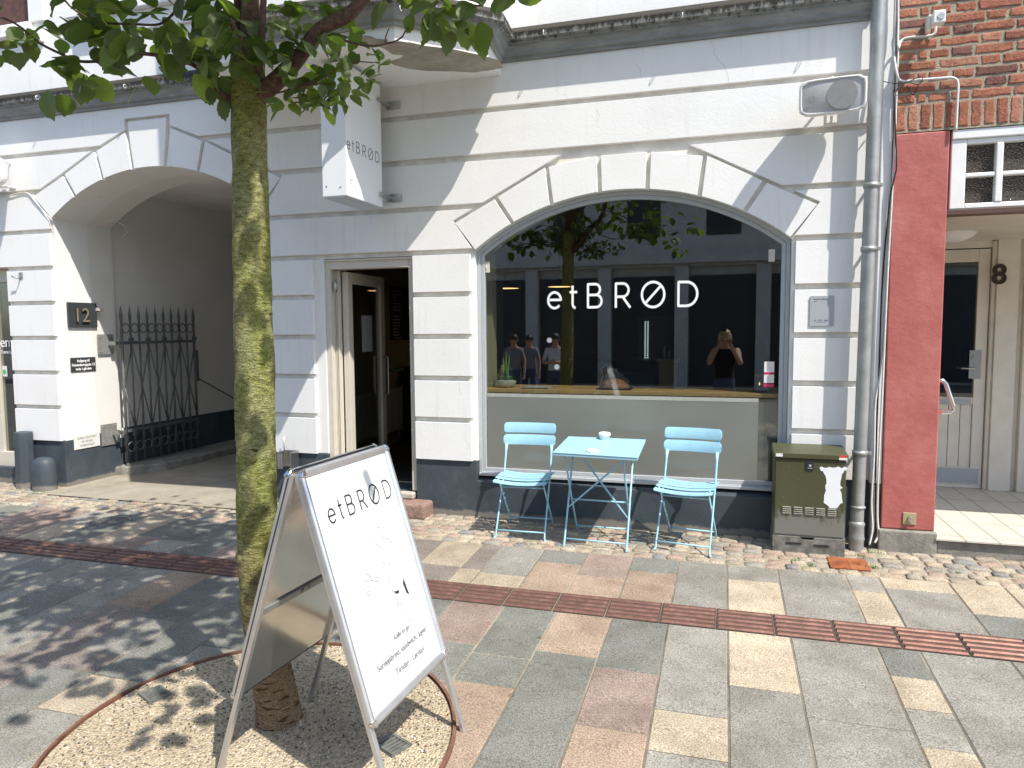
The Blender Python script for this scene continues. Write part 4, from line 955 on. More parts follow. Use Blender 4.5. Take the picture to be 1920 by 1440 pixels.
# speaker
def speaker(cpx, cy, w, h, d, label, rotz, tilt, brx):
    c = F(cpx[0], cpx[1], cy); rt = empty('loudspeaker', c, label, 'loudspeaker')
    T = Matrix.Translation(c) @ Matrix.Rotation(rotz, 4, 'Z') @ Matrix.Rotation(tilt, 4, 'X')
    mb = MB(); n = 28
    def loop(w_, h_, y, e=4.0):
        out = []
        for i in range(n):
            a = 2*PI*i/n; ca, sa = math.cos(a), math.sin(a); r = (abs(ca)**e+abs(sa)**e)**(-1/e); out.append((w_*ca*r*.5, y, h_*sa*r*.5))
        return out
    def loft(loops, mbx, capA=True, capB=True):
        vs = [v for l in loops for v in l]; fs = []
        for j in range(len(loops)-1):
            for i in range(n): k = (i+1) % n; fs.append((j*n+i, (j+1)*n+i, (j+1)*n+k, j*n+k))
        if capA: fs.append(tuple(range(n)))
        if capB: fs.append(tuple((len(loops)-1)*n+i for i in range(n))[::-1])
        mbx.add(vs, fs, None, 0, True, T)
    loft([loop(w*.97, h*.96, -d*.5, 7), loop(w, h, -d*.44, 7), loop(w*.98, h*.97, -d*.1, 6), loop(w*.72, h*.75, d*.42, 5), loop(w*.6, h*.6, d*.5, 4)], mb, False, True)
    mb.build('cabinet_shell', M_wpaint, rt)
    mb = MB(); loft([loop(w*.97, h*.96, -d*.5, 7), loop(w*.93, h*.9, -d*.5-.004, 7), loop(w*.90, h*.86, -d*.5+.006, 7)], mb, False, False); mb.build('rim', M_wpaint, rt)
    mb = MB(); vs = []; nx, nz = 16, 10
    for j in range(nz+1):
        for i in range(nx+1):
            u, v = i/nx*2-1, j/nz*2-1; vs.append((u*w*.455, -d*.5+.004-.012*(1-u*u)*(1-v*v), v*h*.435))
    mb.add(vs, [(j*(nx+1)+i, j*(nx+1)+i+1, (j+1)*(nx+1)+i+1, (j+1)*(nx+1)+i) for j in range(nz) for i in range(nx)], None, 0, True, T)
    t = MATS.get('speaker_grille')
    if not t:
        t_ = NT('speaker_grille'); v_ = t_.N('ShaderNodeTexVoronoi'); v_.inputs['Scale'].default_value = 260; t_.L(t_.coord(), v_.inputs[0]); t = t_.done(t_.bsdf(t_.ramp(v_.outputs['Distance'], [(.25, (.30, .30, .30)), (.45, (.50, .50, .50))]), .6))
    mb.build('grille', t, rt)
    mb = MB(); mb.tube([T @ Vector((w*.14, -d*.5-.0095, 0)), T @ Vector((w*.14, -d*.5-.0085, 0))], h*.40, 28); mb.build('woofer', plain('grille_shade', (.33, .33, .33), .7) if 'grille_shade' not in MATS else MATS['grille_shade'], rt)
    mb = MB(); mb.tube([T @ Vector((-w*.30, -d*.5-.0095, -.01)), T @ Vector((-w*.30, -d*.5-.0085, -.01))], h*.085, 16); mb.build('tweeter', MATS['grille_shade'], rt)
    mb = MB(); A = T @ Vector((0, 0, h*.5)); B = T @ Vector((0, 0, -h*.5)); wx = brx
    mb.tube([A, A+Vector((0, 0, .018)), A+Vector((wx*.2, (.02-A.y)*.5, .018)), Vector((A.x+wx, .005, A.z-.03))], .009, 8); mb.tube([B, B-Vector((0, 0, .02)), Vector((A.x+wx, .005, B.z+.02))], .009, 8); mb.box((A.x+wx-.035, -.012, B.z), (A.x+wx+.035, -.001, A.z-.02)); mb.build('bracket', M_wpaint, rt)
speaker((1560, 184), -.20, .41, .228, .25, 'white loudspeaker on the wall above the arched window, beside downpipe', R(-6), R(8), .03)
speaker((-20, 322), -.20, .33, .26, .22, 'white loudspeaker at the left picture edge, cut by it', R(22), R(8), .04)
cable([(-60, 372, -.01), (10, 368, -.012), (35, 362, -.012), (52, 362, -.01), (66, 378, -.01), (98, 414, -.01)], .005, M_wc, 'cable', 'white cable from left loudspeaker down to the archway corner')
# ------------------------------------------------------------ HANGING SIGN
def LM(o, xd, zd=(0, 0, 1), sx=1.0):      # local x along xd, local z along zd, local -y towards the viewer side
    xd = Vector(xd).normalized(); zd = Vector(zd).normalized(); y = zd.cross(xd).normalized()
    return Matrix(((xd.x*sx, y.x, zd.x, o[0]), (xd.y*sx, y.y, zd.y, o[1]), (xd.z*sx, y.z, zd.z, o[2]), (0, 0, 0, 1)))
sg = empty('projecting_sign', (-2.8, -.42, 2.56), 'tall white box sign with black lettering hanging beside the door', 'sign')
mb = MB(); mb.box((-2.898, -.71, 2.562), (-2.692, -.135, 3.530)); mb.build('light_box', M_sign, sg, bevel=.004)
mb = MB(); mb.box((-2.902, -.716, 2.556), (-2.688, -.129, 2.561)); mb.box((-2.895, -.134, 2.57), (-2.695, -.130, 3.53)); mb.build('edge_trim', M_alu, sg)
mb = MB(); logo(mb, .086, .0062, LM((-2.6905, -.700, 2.905), (0, 1, 0), sx=.90), 0, .001); mb.build('lettering', M_ink, sg)
for z in (2.66, 3.41):
    mb = MB(); mb.box((-2.70, -.20, z-.012), (-2.665, -.002, z+.012)); mb.box((-2.70, -.012, z-.03), (-2.58, -.001, z+.03)); mb.tube([(-2.60, -.012, z), (-2.60, -.03, z)], .009, 8); mb.build('bracket', M_steel, sg)
mb = MB()
for a, b in ((612, 350), (638, 351)):
    P = F(a, b, -.7105); mb.tube([P, P-Vector((0, .002, 0))], .006, 8)
mb.build('screw', M_iron, sg)
# plaque right of the window
a = F(1519, 555, -.001); b = F(1563, 611, -.001)
pq = empty('wall_plaque', ((a.x+b.x)/2, 0, b.z), 'small grey metal plaque on the white wall right of the window', 'plaque')
mb = MB(); mb.prism(rrect(a.x, b.z, b.x, a.z, .008), -.009, -.001); mb.build('plate', M_gplate, pq, bevel=.001)
mb = MB(); mb.box((a.x+.022, -.0096, a.z-.028), (a.x+.068, -.0092, a.z-.020)); mb.box((a.x+.072, -.0096, a.z-.028), (a.x+.118, -.0092, a.z-.020)); mb.build('heading', M_grayink, pq)
mb = MB(); mb.box((a.x+.022, -.0096, a.z-.041), (a.x+.045, -.0092, a.z-.037)); mb.box((a.x+.04, -.0096, b.z+.024), (a.x+.11, -.0092, b.z+.026)); mb.box((a.x+.03, -.0096, b.z+.034), (a.x+.04, -.0092, b.z+.044))
for i in (0, 1): mb.box((a.x+.052, -.0096, b.z+.034+i*.007), (a.x+.085, -.0092, b.z+.037+i*.007))
mb.box((a.x+.095, -.0096, b.z+.034), (a.x+.12, -.0092, b.z+.043)); mb.build('small_print', M_grayink, pq)
# ------------------------------------------------------------ ARCHWAY SIGNS on the left jamb (plane x = JX)
JX = -6.344
def jp(a, b, d=.0): return XP(a, b, JX+d)
def jplate(name, label, pxs, mat, th=.012, off=.002):
    P = [jp(a, b) for a, b in pxs]; y0 = sum(P[i].y for i in (0, 3))/2; y1 = sum(P[i].y for i in (1, 2))/2; z1 = (P[0].z+P[1].z)/2; z0 = (P[2].z+P[3].z)/2
    e = empty(name, (JX, (y0+y1)/2, z0), label, 'sign')
    mb = MB(); mb.box((JX+off, y0, z0), (JX+off+th, y1, z1)); mb.build('plate', mat, e, bevel=.002)
    return e, y0, y1, z0, z1, JX+off+th
e, y0, y1, z0, z1, xx = jplate('house_number_sign', 'dark grey house number plate reading 12 inside the archway', [(125, 567), (178, 568), (180, 615), (125, 612)], M_anth, .02)
text_obj('digits', '12', (z1-z0)*.80, M_black, e, frame_M((xx+.012, (y0+y1)/2-.03, z0+(z1-z0)*.22), (0, 1, 0), (0, 0, 1)), 'CENTER', th=.005, spacing=1.0)
text_obj('digit_faces', '12', (z1-z0)*.80, plain('brass_steel_face', (.50, .42, .33), .35, .6, var=.15), e, frame_M((xx+.0185, (y0+y1)/2-.03, z0+(z1-z0)*.22), (0, 1, 0), (0, 0, 1)), 'CENTER', th=.001)
e, y0, y1, z0, z1, xx = jplate('direction_sign', 'small grey sign with three lines of white text below number plate', [(131, 671), (178, 669), (179, 695), (132, 698)], M_anth, .006)
text_obj('lettering', 'Indgang til\nHestedamsgade 12\ninde i gården', (z1-z0)*.25, M_vinyl, e, frame_M((xx+.001, (y0+y1)/2, z1-(z1-z0)*.31), (0, 1, 0), (0, 0, 1)), 'CENTER', th=.0004, line=1.15, bold=.001)
mb = MB()
for yy in (y0+.012, y1-.012):
    for zz in (z0+.014, z1-.014): mb.tube([(xx, yy, zz), (xx+.004, yy, zz)], .006, 8)
mb.build('screw', M_iron, e)
e, y0, y1, z0, z1, xx = jplate('camera_sign', 'small white video warning sign low on the dark base of archway', [(136, 820), (184, 808), (187, 836), (138, 843)], M_wplate, .004, .010)
text_obj('lettering', 'GÅRD OG PORT\nER VIDEO\nOVERVÅGET', (z1-z0)*.22, M_grayink, e, frame_M((xx+.001, (y0+y1)/2, z1-(z1-z0)*.30), (0, 1, 0), (0, 0, 1)), 'CENTER', th=.0004, line=1.25)
P = jp(185, 581, .04); mb = MB(); mb.box((JX+.001, P.y-.02, P.z-.012), (JX+.06, P.y+.035, P.z+.018)); tag(mb.build('door_bell', M_cream, bevel=.003), 'tiny cream bell box right of the number 12 plate', 'bell')
# iron gate, folded back against the left wall
gX = -6.25
ga = XP(206, 567, gX); gb = XP(352.7, 580, gX); n = 10
gy = [ga.y+(gb.y-ga.y)*i/9 for i in range(10)]; gy = [.70+(1.80-.70)*i/9 for i in range(10)]
def gzv(a, b): return XP(a, b, gX).z
ztip = (ga.z+gb.z)/2; zr1 = gzv(300, 641); zr0 = gzv(285, 800); zbot = .125; 
gate = empty('iron_gate', (gX, 1.25, zbot), 'dark wrought iron gate with spear tips and rings, folded into the archway', 'gate')
d_ = (gy[1]-gy[0])
for i, y in enumerate(gy):
    mb = MB(); w = .015 if i in (0, 9) else .012
    mb.tube([(gX, y, zbot), (gX, y, ztip-.16)], w, 6); mb.tube([(gX, y, ztip-.165), (gX, y, ztip-.11), (gX, y, ztip)], [w*1.15, w*1.35, .002], 6); mb.build('bar', M_iron, gate)
for z in (zr1, zr0): mb = MB(); mb.box((gX-.008, gy[0]-.10, z-.016), (gX+.012, gy[-1]+.02, z+.016)); mb.build('rail', M_iron, gate)
zt1 = ztip-.25; zb1 = zbot+.17
for zc in (zt1, zb1):
    mb = MB()
    for i in range(9):
        c = (gy[i]+gy[i+1])/2; mb.tube([(gX, c+d_*.40*math.cos(a), zc+d_*.42*math.sin(a)) for a in [2*PI*k/16 for k in range(17)]], .0065, 6, cap=False)
    mb.build('ring_row', M_iron, gate)
mb = MB()
for k in (-1, 1, 3, 5, 7):
    ya, yb = (gy[0]+k*d_), (gy[0]+(k+2)*d_)
    for (p, q) in ((ya, yb), (yb, ya)):
        t0 = max(0, (gy[0]-p)/(q-p)) if q > p else 0; t1 = 1 if q >= gy[0] else (gy[0]-p)/(q-p)
        f = lambda t_: (gX+.008, p+(q-p)*t_, zr1-.02+(zr0-zr1+.03)*t_)
        mb.tube([f(t0), f(t1)], .0075, 6)
mb.build('lattice', M_iron, gate)
for k in (1, 3, 5, 7, 9):
    y = gy[k]; mb = MB(); mb.box((gX-.012, y-.022, zr1+.0165), (gX+.02, y+.022, zr1+.055)); mb.build('collar', M_iron, gate)
    mb = MB(); mb.add([(gX+.013, y-.012, zr0-.017), (gX+.013, y+.012, zr0-.017), (gX+.013, y+.03, zr0-.06), (gX+.013, y-.03, zr0-.06), (gX-.006, y-.012, zr0-.017), (gX-.006, y+.012, zr0-.017), (gX-.006, y+.03, zr0-.06), (gX-.006, y-.03, zr0-.06)], [(0, 1, 2, 3), (7, 6, 5, 4), (0, 3, 7, 4), (1, 5, 6, 2), (2, 6, 7, 3)]); mb.build('collar', M_iron, gate)
mb = MB(); mb.box((gX-.01, gy[-1]-.01, .95), (gX+.03, gy[-1]+.03, 1.33)); mb.build('lock_case', M_iron, gate)
for pxs in ([(180, 627), (206, 629), (207, 667), (181, 665)], [(187, 797), (213, 788), (215, 828), (188, 837)]):
    P = [jp(a, b) for a, b in pxs]; mb = MB(); ya, yb = P[0].y, P[1].y; za, zb_ = P[3].z, P[0].z
    mb.box((JX+.012, ya, za), (JX+.02, yb+.02, zb_)); zc = (za+zb_)/2
    mb.box((JX+.02, yb-.05, zc-.012), (gX+.01, yb-.035, zc+.03)); mb.tube([(gX, gy[0]-.05, zc-.05), (gX, gy[0]-.05, zc+.06)], .014, 8); mb.box((gX-.008, gy[0]-.12, zc-.01), (gX+.008, gy[0]-.0, zc+.02))
    for yy in (ya+.03, yb-.0):
        for zz in (za+.03, zb_-.03): mb.tube([(JX+.02, yy, zz), (JX+.026, yy, zz)], .010, 8)
    mb.build('hinge_plate', plain('galvanised', (.33, .33, .31), .5, .4, var=.15) if 'galvanised' not in MATS else MATS['galvanised'], gate)
mb = MB(); mb.tube([(gX, gy[-1], 1.0), (-6.375, 3.3, .35)], .009, 6); mb.build('stay_rod', M_iron, gate)
# archway lamp and stray cable
P = XP(205, 418, -6.3); mb = MB(); mb.box((P.x-.05, P.y-.03, P.z-.02), (P.x+.02, P.y+.05, P.z+.04)); fl = tag(mb.build('sensor', M_wplate, bevel=.006), 'small white sensor with dangling wire at the archway corner', 'sensor')
mb = MB(); mb.tube([P+Vector(v) for v in ((0, 0, 0), (.08, .03, .01), (.15, .06, -.03), (.16, .07, -.10), (.11, .06, -.14))], .005, 6); mb.build('wire', M_wc, fl)
P = XP(436, 541, -6.385); mb = MB(); mb.lathe([(.0, 0), (.13, .0), (.14, .03), (.12, .07), (0, .09)], 20, (0, 0, 0), M=Matrix.Translation((P.x, P.y+.15, P.z)) @ Matrix.Rotation(R(90), 4, 'Y')); tag(mb.build('wall_lamp', M_iron), 'round dark wall lamp deep inside the archway behind trunk', 'lamp')
# bollards
mb = MB(); c = G(50, 912); 
def octo(r, z, k=8, ph=.3):
    r *= .82
    return [(c.x+r*math.cos(2*PI*i/k+ph), c.y+r*math.sin(2*PI*i/k+ph)*.9, z) for i in range(k)]
L = [octo(.125, -.03), octo(.118, .25), octo(.112, .52), octo(.108, .56)]; vs = [v for l in L for v in l]; fs = [(j*8+i, j*8+(i+1) % 8, (j+1)*8+(i+1) % 8, (j+1)*8+i) for j in range(3) for i in range(8)]+[tuple(24+i for i in range(8))]
mb.add(vs, fs); tag(mb.build('corner_stone', M_plinth, bevel=.008), 'tall faceted grey painted guard stone at the archway corner', 'guard stone')
mb = MB(); c = G(85, 918); vs = []; prof = [(.145, -.03), (.15, .06), (.145, .18), (.135, .26), (.118, .295), (.08, .318), (.0, .322)]
for r, z in prof:
    r *= .82
    for i in range(20):
        a = 2*PI*i/20; k = 1+.05*noise.noise(Vector((math.cos(a)*2, math.sin(a)*2, z*5))); vs.append((c.x+r*k*math.cos(a), c.y+r*k*math.sin(a)*.85, z))
mb.add(vs, [(j*20+i, j*20+(i+1) % 20, (j+1)*20+(i+1) % 20, (j+1)*20+i) for j in range(6) for i in range(20)], None, 0, True); tag(mb.build('corner_stone', M_plinth), 'short rounded grey guard stone in front of the tall one', 'guard stone')
# holder next to the door
P = F(545, 853, -.03); mb = MB(); mb.box((P.x-.07, -.13, P.z-.11), (P.x-.064, -.001, P.z+.04)); mb.box((P.x+.06, -.13, P.z-.11), (P.x+.066, -.001, P.z+.04)); mb.box((P.x-.0635, -.008, P.z-.11), (P.x+.0595, -.002, P.z+.04)); mb.box((P.x-.0635, -.13, P.z-.11), (P.x-.02, -.124, P.z+.02))
sh = tag(mb.build('umbrella_holder', M_steel, bevel=.002), 'steel wall bracket with a thin rod left of the door', 'bracket')
mb = MB(); mb.tube([(P.x-.05, -.05, P.z-.05), (P.x-.05, -.05, P.z+.17)], .006, 8); mb.build('rod', M_steel, sh)
P = F(38, 522, -.01); mb = MB(); mb.box((P.x-.02, -.008, P.z+.0), (P.x+.025, -.001, P.z+.06)); mb.tube([(P.x, -.008, P.z+.01), (P.x+.0, -.05, P.z+.0), (P.x-.05, -.06, P.z+.02)], .008, 8); tag(mb.build('flag_bracket', M_zinc), 'small grey metal hook bracket on the white pier left of archway', 'bracket')
# door step stones
a = F(783, 966, -.02)
mb = MB(); mb.box((-3.42, -.155, -.02), (-2.355, .055, .115)); tag(mb.build('door_step', M_rgran, bevel=.025, seg=3), 'worn reddish granite block step below the open door', 'step')
mb = MB(); mb.box((-3.38, -.02, .118), (-2.52, .062, .172)); tag(mb.build('threshold_stone', M_stone, bevel=.012), 'pale thin threshold stone on top of granite step', 'step')
# ------------------------------------------------------------ ELECTRIC CABINET
cx0, cx1, cyf, ch = .352, .822, -.275, .700
cab = empty('electric_cabinet', (.587, -.15, 0), 'olive green street electricity cabinet with white torn sticker beside the downpipe', 'cabinet')
ca = -.02
mb = MB(); mb.box((cx0+.005, cyf+.006, .10), (cx1-.005, -.02, .655)); mb.build('body', M_cab, cab, bevel=.004)
mb = MB(); mb.box((cx0+.012, cyf+.0005, .118), (cx1-.012, cyf+.0055, .640)); mb.build('door', M_cab, cab, bevel=.002)
mb = MB(); mb.add([(cx0-.006, cyf-.012, .658), (cx1+.006, cyf-.012, .658), (cx1+.006, -.01, .670), (cx0-.006, -.01, .670), (cx0-.006, cyf-.012, .695), (cx1+.006, cyf-.012, .695), (cx1+.002, -.01, .722), (cx0-.002, -.01, .722)], [(0, 3, 2, 1), (4, 5, 6, 7), (0, 1, 5, 4), (1, 2, 6, 5), (2, 3, 7, 6), (3, 0, 4, 7)]); mb.build('lid', M_cab, cab, bevel=.005)
mb = MB(); mb.prism([(cx0, -.03), (cx1, -.03), (cx1, .105), (cx0+.275, .105), (cx0+.262, .085), (cx0+.195, .085), (cx0+.18, .105), (cx0, .105)], cyf-.002, -.03)
mb.build('base', plain('dirty_base_metal', (.15, .15, .13), .7, var=.5, scale=18), cab, bevel=.003)
for x, z in ((.09, .055), (.27, .05)): mb = MB(); mb.box((cx0+x, cyf-.007, z), (cx0+x+.10, cyf-.0025, z+.008)); mb.build('slot', M_black, cab)
for i in range(5):
    mb = MB(); x = cx0+.062+i*.073
    for j in range(4):
        z = .262+j*.0145; mb.add([(x, cyf-.001, z), (x+.055, cyf-.001, z), (x+.055, cyf-.009, z+.009), (x, cyf-.009, z+.009), (x, cyf-.001, z+.011), (x+.055, cyf-.001, z+.011)], [(0, 1, 2, 3), (3, 2, 5, 4), (0, 3, 4), (1, 5, 2)])
    mb.build('vent', plain('worn_vent_edge', (.33, .33, .29), .45, var=.2) if 'worn_vent_edge' not in MATS else MATS['worn_vent_edge'], cab)
mb = MB(); mb.box((cx0+.207, cyf-.006, .578), (cx0+.257, cyf-.0005, .638)); lk = mb.build('lock', M_black, cab, bevel=.002); mb = MB(); mb.tube([(cx0+.234, cyf-.006, .612), (cx0+.234, cyf-.010, .612)], .009, 12); mb.box((cx0+.218, cyf-.0075, .592), (cx0+.248, cyf-.0062, .596)); mb.build('keyhole', M_gplate, lk)
# torn sticker outline measured on the door
o = [(640, 345), (648, 332), (668, 330), (688, 342), (720, 345), (740, 334), (765, 334), (785, 342), (820, 340), (845, 330), (865, 332), (880, 346), (898, 344), (915, 332), (940, 334), (952, 352), (942, 372), (918, 372), (912, 395), (892, 415), (888, 450), (876, 490), (873, 530), (878, 552), (902, 565), (885, 580), (868, 585), (888, 630), (892, 690), (900, 740), (875, 745), (850, 780), (838, 798), (752, 798), (738, 772), (715, 755), (686, 735), (690, 700), (692, 650), (712, 600), (705, 572), (704, 540), (718, 520), (716, 470), (706, 430), (690, 410), (678, 380), (655, 378)]
P = [F(1430+a/6, 820+b/6, cyf-.001) for a, b in o]
mb = MB(); mb.prism([(p.x, p.z) for p in P], cyf-.0012, cyf-.0002, ngon=False); mb.build('torn_sticker', plain('torn_white_paper', (.74, .76, .78), .5, var=.02), cab)
mb = MB(); mb.box((cx0+.010, cyf-.0135, .668), (cx0+.055, cyf-.0125, .690)); mb.build('asset_label', M_wplate, cab)
mb = MB(); mb.box((cx1-.055, cyf-.0135, .661), (cx1-.003, cyf-.0125, .676), mi=0); lb = mb.build('warning_label', M_wplate, cab); mb = MB(); mb.box((cx1-.055, cyf-.0136, .6765), (cx1-.003, cyf-.0125, .694)); mb.build('red_band', plain('label_red', (.55, .06, .05), .5), lb)
# rusty cover, manhole, gravel drains
pts = [G(a, b, .004) for a, b in ((1547, 1043), (1625, 1049), (1634, 1071), (1558, 1067))]
mb = MB(); x0, x1 = .70, .945; ya, yb = -.315, -.53
for i in range(2):
    xa_ = x0+(x1-x0)*i/2+.003; xb_ = x0+(x1-x0)*(i+1)/2-.003
    mb.add([(xa_, ya, gz(ya)-.02), (xb_, ya, gz(ya)-.02), (xb_, yb, gz(yb)-.02), (xa_, yb, gz(yb)-.02), (xa_, ya, gz(ya)+.004), (xb_, ya, gz(ya)+.004), (xb_, yb, gz(yb)+.004), (xa_, yb, gz(yb)+.004)], [(7, 6, 5, 4), (0, 1, 5, 4), (1, 2, 6, 5), (2, 3, 7, 6), (3, 0, 4, 7)])
rc = tag(mb.build('meter_cover', M_rplate, bevel=.002), 'rust brown square steel cover set in cobbles by the downpipe', 'cover')
for x in (x0+.06, x1-.06): mb = MB(); mb.tube([(x, (ya+yb)/2, gz(-.42)+.003), (x, (ya+yb)/2, gz(-.42)+.007)], .012, 10); mb.build('bolt', M_rust, rc)
mc = G(205, 979, .0); mb = MB(); nrm = Vector((0, -SL, 1)).normalized(); TM = Matrix.Translation((mc.x, mc.y, mc.z)) @ Vector((0, 0, 1)).rotation_difference(nrm).to_matrix().to_4x4()
mb.lathe([(.175, -.02), (.175, .004), (.150, .004), (.149, .000), (.145, .000), (.143, .005), (0, .005)], 40, M=TM)
mh = tag(mb.build('manhole_cover', M_iron), 'small round cast iron manhole cover in the paving before the archway', 'manhole cover')
mb = MB()
for r in (.03, .055, .08, .105, .128):
    k = max(5, int(r*2*PI/.022))
    for i in range(k): a = 2*PI*i/k+r*9; mb.box((r*math.cos(a)-.006, r*math.sin(a)-.006, .005), (r*math.cos(a)+.006, r*math.sin(a)+.006, .0085), M=TM)
mb.build('studs', M_iron, mh)
for (a, b, lab) in ((290, 1302, 'small grey slotted drain grate in gravel left of the tree'), (735, 1396, 'small grey slotted drain grate in gravel right of the sign board')):
    c = G(a, b, .012); e = empty('drain_grate', c, lab, 'drain grate'); T = Matrix.Translation((c.x, c.y, c.z+.002)) @ Matrix.Rotation(R(-25), 4, 'Z')
    mb = MB(); mb.box((-.062, -.05, -.02), (-.050, .05, .006), M=T); mb.box((.050, -.05, -.02), (.062, .05, .006), M=T); mb.box((-.0495, .038, -.02), (.0495, .05, .006), M=T); mb.box((-.0495, -.05, -.02), (.0495, -.038, .006), M=T)
    for i in range(5): mb.box((-.049+i*.0205, -.0375, -.01), (-.040+i*.0205, .0375, .005), M=T)
    mb.build('grate', plain('dull_grate', (.16, .165, .15), .6, .3, var=.25) if 'dull_grate' not in MATS else MATS['dull_grate'], e); mb = MB(); mb.box((-.05, -.04, -.012), (.05, .04, -.0105), M=T); mb.build('pit', M_black, e)
# ------------------------------------------------------------ BISTRO CHAIRS AND TABLE
chair = empty('bistro_chair', (0, 0, 0), 'x', 'chair', 'folding bistro chairs at the table')
lr = .0068
for s in (-1, 1):
    mb = MB(); mb.tube([(s*.200, -.215, .006), (s*.192, -.200, .002), (s*.188, -.190, .012), (s*.188, -.180, .05), (s*.186, -.03, .30), (s*.184, .075, .48), (s*.183, .118, .60), (s*.182, .14, .665)], [.008]+[lr]*5+[.009, .014], 8); mb.build('long_leg', M_blue, chair, origin=(0, 0, 0))
    mb = MB(); mb.tube([(s*.172, .215, .002), (s*.172, .20, .012), (s*.171, .19, .05), (s*.170, -.155, .435)], lr, 8); mb.build('short_leg', M_blue, chair, origin=(0, 0, 0))
for a_, b_, r_ in (((-.188, -.178, .055), (.188, -.178, .055), .9), ((-.171, .185, .055), (.171, .185, .055), .9), ((-.170, -.10, .373), (.170, -.10, .373), .8)):
    mb = MB(); mb.tube([a_, b_], lr*r_, 8); mb.build('stretcher', M_blue, chair, origin=(0, 0, 0))
for s in (-1, 1):
    mb = MB(); mb.box((s*.178-.003, -.16, .432), (s*.178+.003, .12, .444)); mb.tube([(s*.178-.006, -.02, .30), (s*.178+.012, -.02, .30)], .009, 8); mb.build('seat_bracket', M_blue, chair, origin=(0, 0, 0))
for j in range(5):      # seat slats, dished and dropping at the front
    mb = MB(); y0 = -.195+j*.068; y1 = y0+.060; nx = 12; vs = []
    for (yy, dz) in ((y0, -.010 if j == 0 else 0), (y0+.006, 0), (y1-.004, 0), (y1, -.004)):
        for t_ in (0, .004):
            for i in range(nx+1):
                u = i/nx*2-1; w = .205; sag = -.018*(1-u*u)+(.008 if 0 else 0); zz = .452+sag+.010*(j-2)*(.3)*0+(-.012*((2-j)/2)**2 if j < 2 else 0)+dz
                vs.append((u*w, yy, zz-t_))
    m = nx+1; fs = []
    for r in range(3):
        a = r*2*m; b = (r+1)*2*m
        for i in range(nx): fs += [(a+i, a+i+1, b+i+1, b+i), (a+m+i, b+m+i, b+m+i+1, a+m+i+1)]
        fs += [(a, b, b+m, a+m), (a+nx, a+m+nx, b+m+nx, b+nx)]
    for i in range(nx): fs += [(i, m+i, m+i+1, i+1), (6*m+i, 6*m+i+1, 7*m+i+1, 7*m+i)]
    mb.add(vs, fs, None, 0, False); mb.build('seat_slat', M_blue, chair, origin=(0, 0, 0))
for (z0, z1, yb) in ((.655, .735, .142), (.748, .828, .160)):
    mb = MB(); o = rrect(-.21, z0, .21, z1, .024, 5); n = len(o); cv = lambda x: .022*(1-(x/.21)**2)
    # subdivide the long edges
    q = []
    for i in range(n):
        a, b = o[i], o[(i+1) % n]; q.append(a)
        if abs(a[0]-b[0]) > .2: q += [(a[0]+(b[0]-a[0])*k/10, a[1]+(b[1]-a[1])*k/10) for k in range(1, 10)]
    n = len(q); top = [(x, z) for x, z in q]
    xs_ = sorted(set(round(x, 5) for x, z in q))
    lean = lambda z: (z-z0)*.20
    def zrange(x):
        r = .024; dx = max(0, abs(x)-(.21-r)); h = r-math.sqrt(max(0, r*r-dx*dx)); return z0+h, z1-h
    vs = []
    for y_off in (0, .004):
        for x in xs_:
            a, b = zrange(x); 
            for t_ in (0, .5, 1): z = a+(b-a)*t_; vs.append((x, yb+cv(x)+lean(z)+y_off+(-.004 if t_ == .5 and 0 else 0), z))
    m = len(xs_)*3; fs = []
    for i in range(len(xs_)-1):
        for k in range(2): a = i*3+k; fs += [(a, a+3, a+4, a+1), (m+a, m+a+1, m+a+4, m+a+3)]
        fs += [(i*3, m+i*3, m+i*3+3, i*3+3), (i*3+2, i*3+5, m+i*3+5, m+i*3+2)]
    for k in range(2): fs += [(k, k+1, m+k+1, m+k), (m-3+k, 2*m-3+k, 2*m-3+k+1, m-3+k+1)]
    mb.add(vs, fs, None, 0, True); mb.build('back_slat', M_blue, chair, bevel=.0012, origin=(0, 0, 0))
mb = MB()
for s in (-1, 1): mb.add([(s*.182-.012, .1575, .65), (s*.182+.012, .1575, .65), (s*.182+.012, .187, .80), (s*.182-.012, .187, .80), (s*.182-.012, .1605, .65), (s*.182+.012, .1605, .65), (s*.182+.012, .190, .80), (s*.182-.012, .190, .80)], [(0, 1, 2, 3), (7, 6, 5, 4), (0, 4, 5, 1), (1, 5, 6, 2), (2, 6, 7, 3), (3, 7, 4, 0)])
mb.build('back_strap', M_blue, chair, origin=(0, 0, 0))
chair2 = copy_tree(chair)
def place(o, fl, fr):       # front feet pixels
    a, b = G(*fl), G(*fr); c = (a+b)/2; d = b-a; rz = math.atan2(d.y, d.x); n = Vector((-math.sin(rz), math.cos(rz), 0)); pos = c+n*.19
    o.location = (pos.x, pos.y, gz(pos.y)+.001); o.rotation_euler = (math.atan(SL)*.6, 0, rz*.6)
place(chair, (934, 1009), (1019, 1014)); place(chair2, (1229, 1028), (1321, 1043))
chair['label'] = 'light blue folding chair on the left side of the bistro table'
chair2['label'] = 'light blue folding chair between the bistro table and green cabinet'
P4 = [F(1036, 848, -.676), F(1196, 858, -.690), F(1211, 824, -.115), F(1066, 818, -.10)]
tbl = empty('bistro_table', ((P4[0].x+P4[1].x)/2, -.38, gz(-.38)), 'square light blue folding bistro table in front of the shop window', 'table')
ctr = sum(P4, Vector())/4; nrm = ((P4[1]-P4[0]).cross(P4[3]-P4[0])).normalized()
mb = MB(); mb.add([p for p in P4]+[p-nrm*.004 for p in P4], [(0, 1, 2, 3), (7, 6, 5, 4)]+[(i, 4+i, 4+(i+1) % 4, (i+1) % 4) for i in range(4)])
mb.build('tabletop', M_blue, tbl, bevel=.0015)
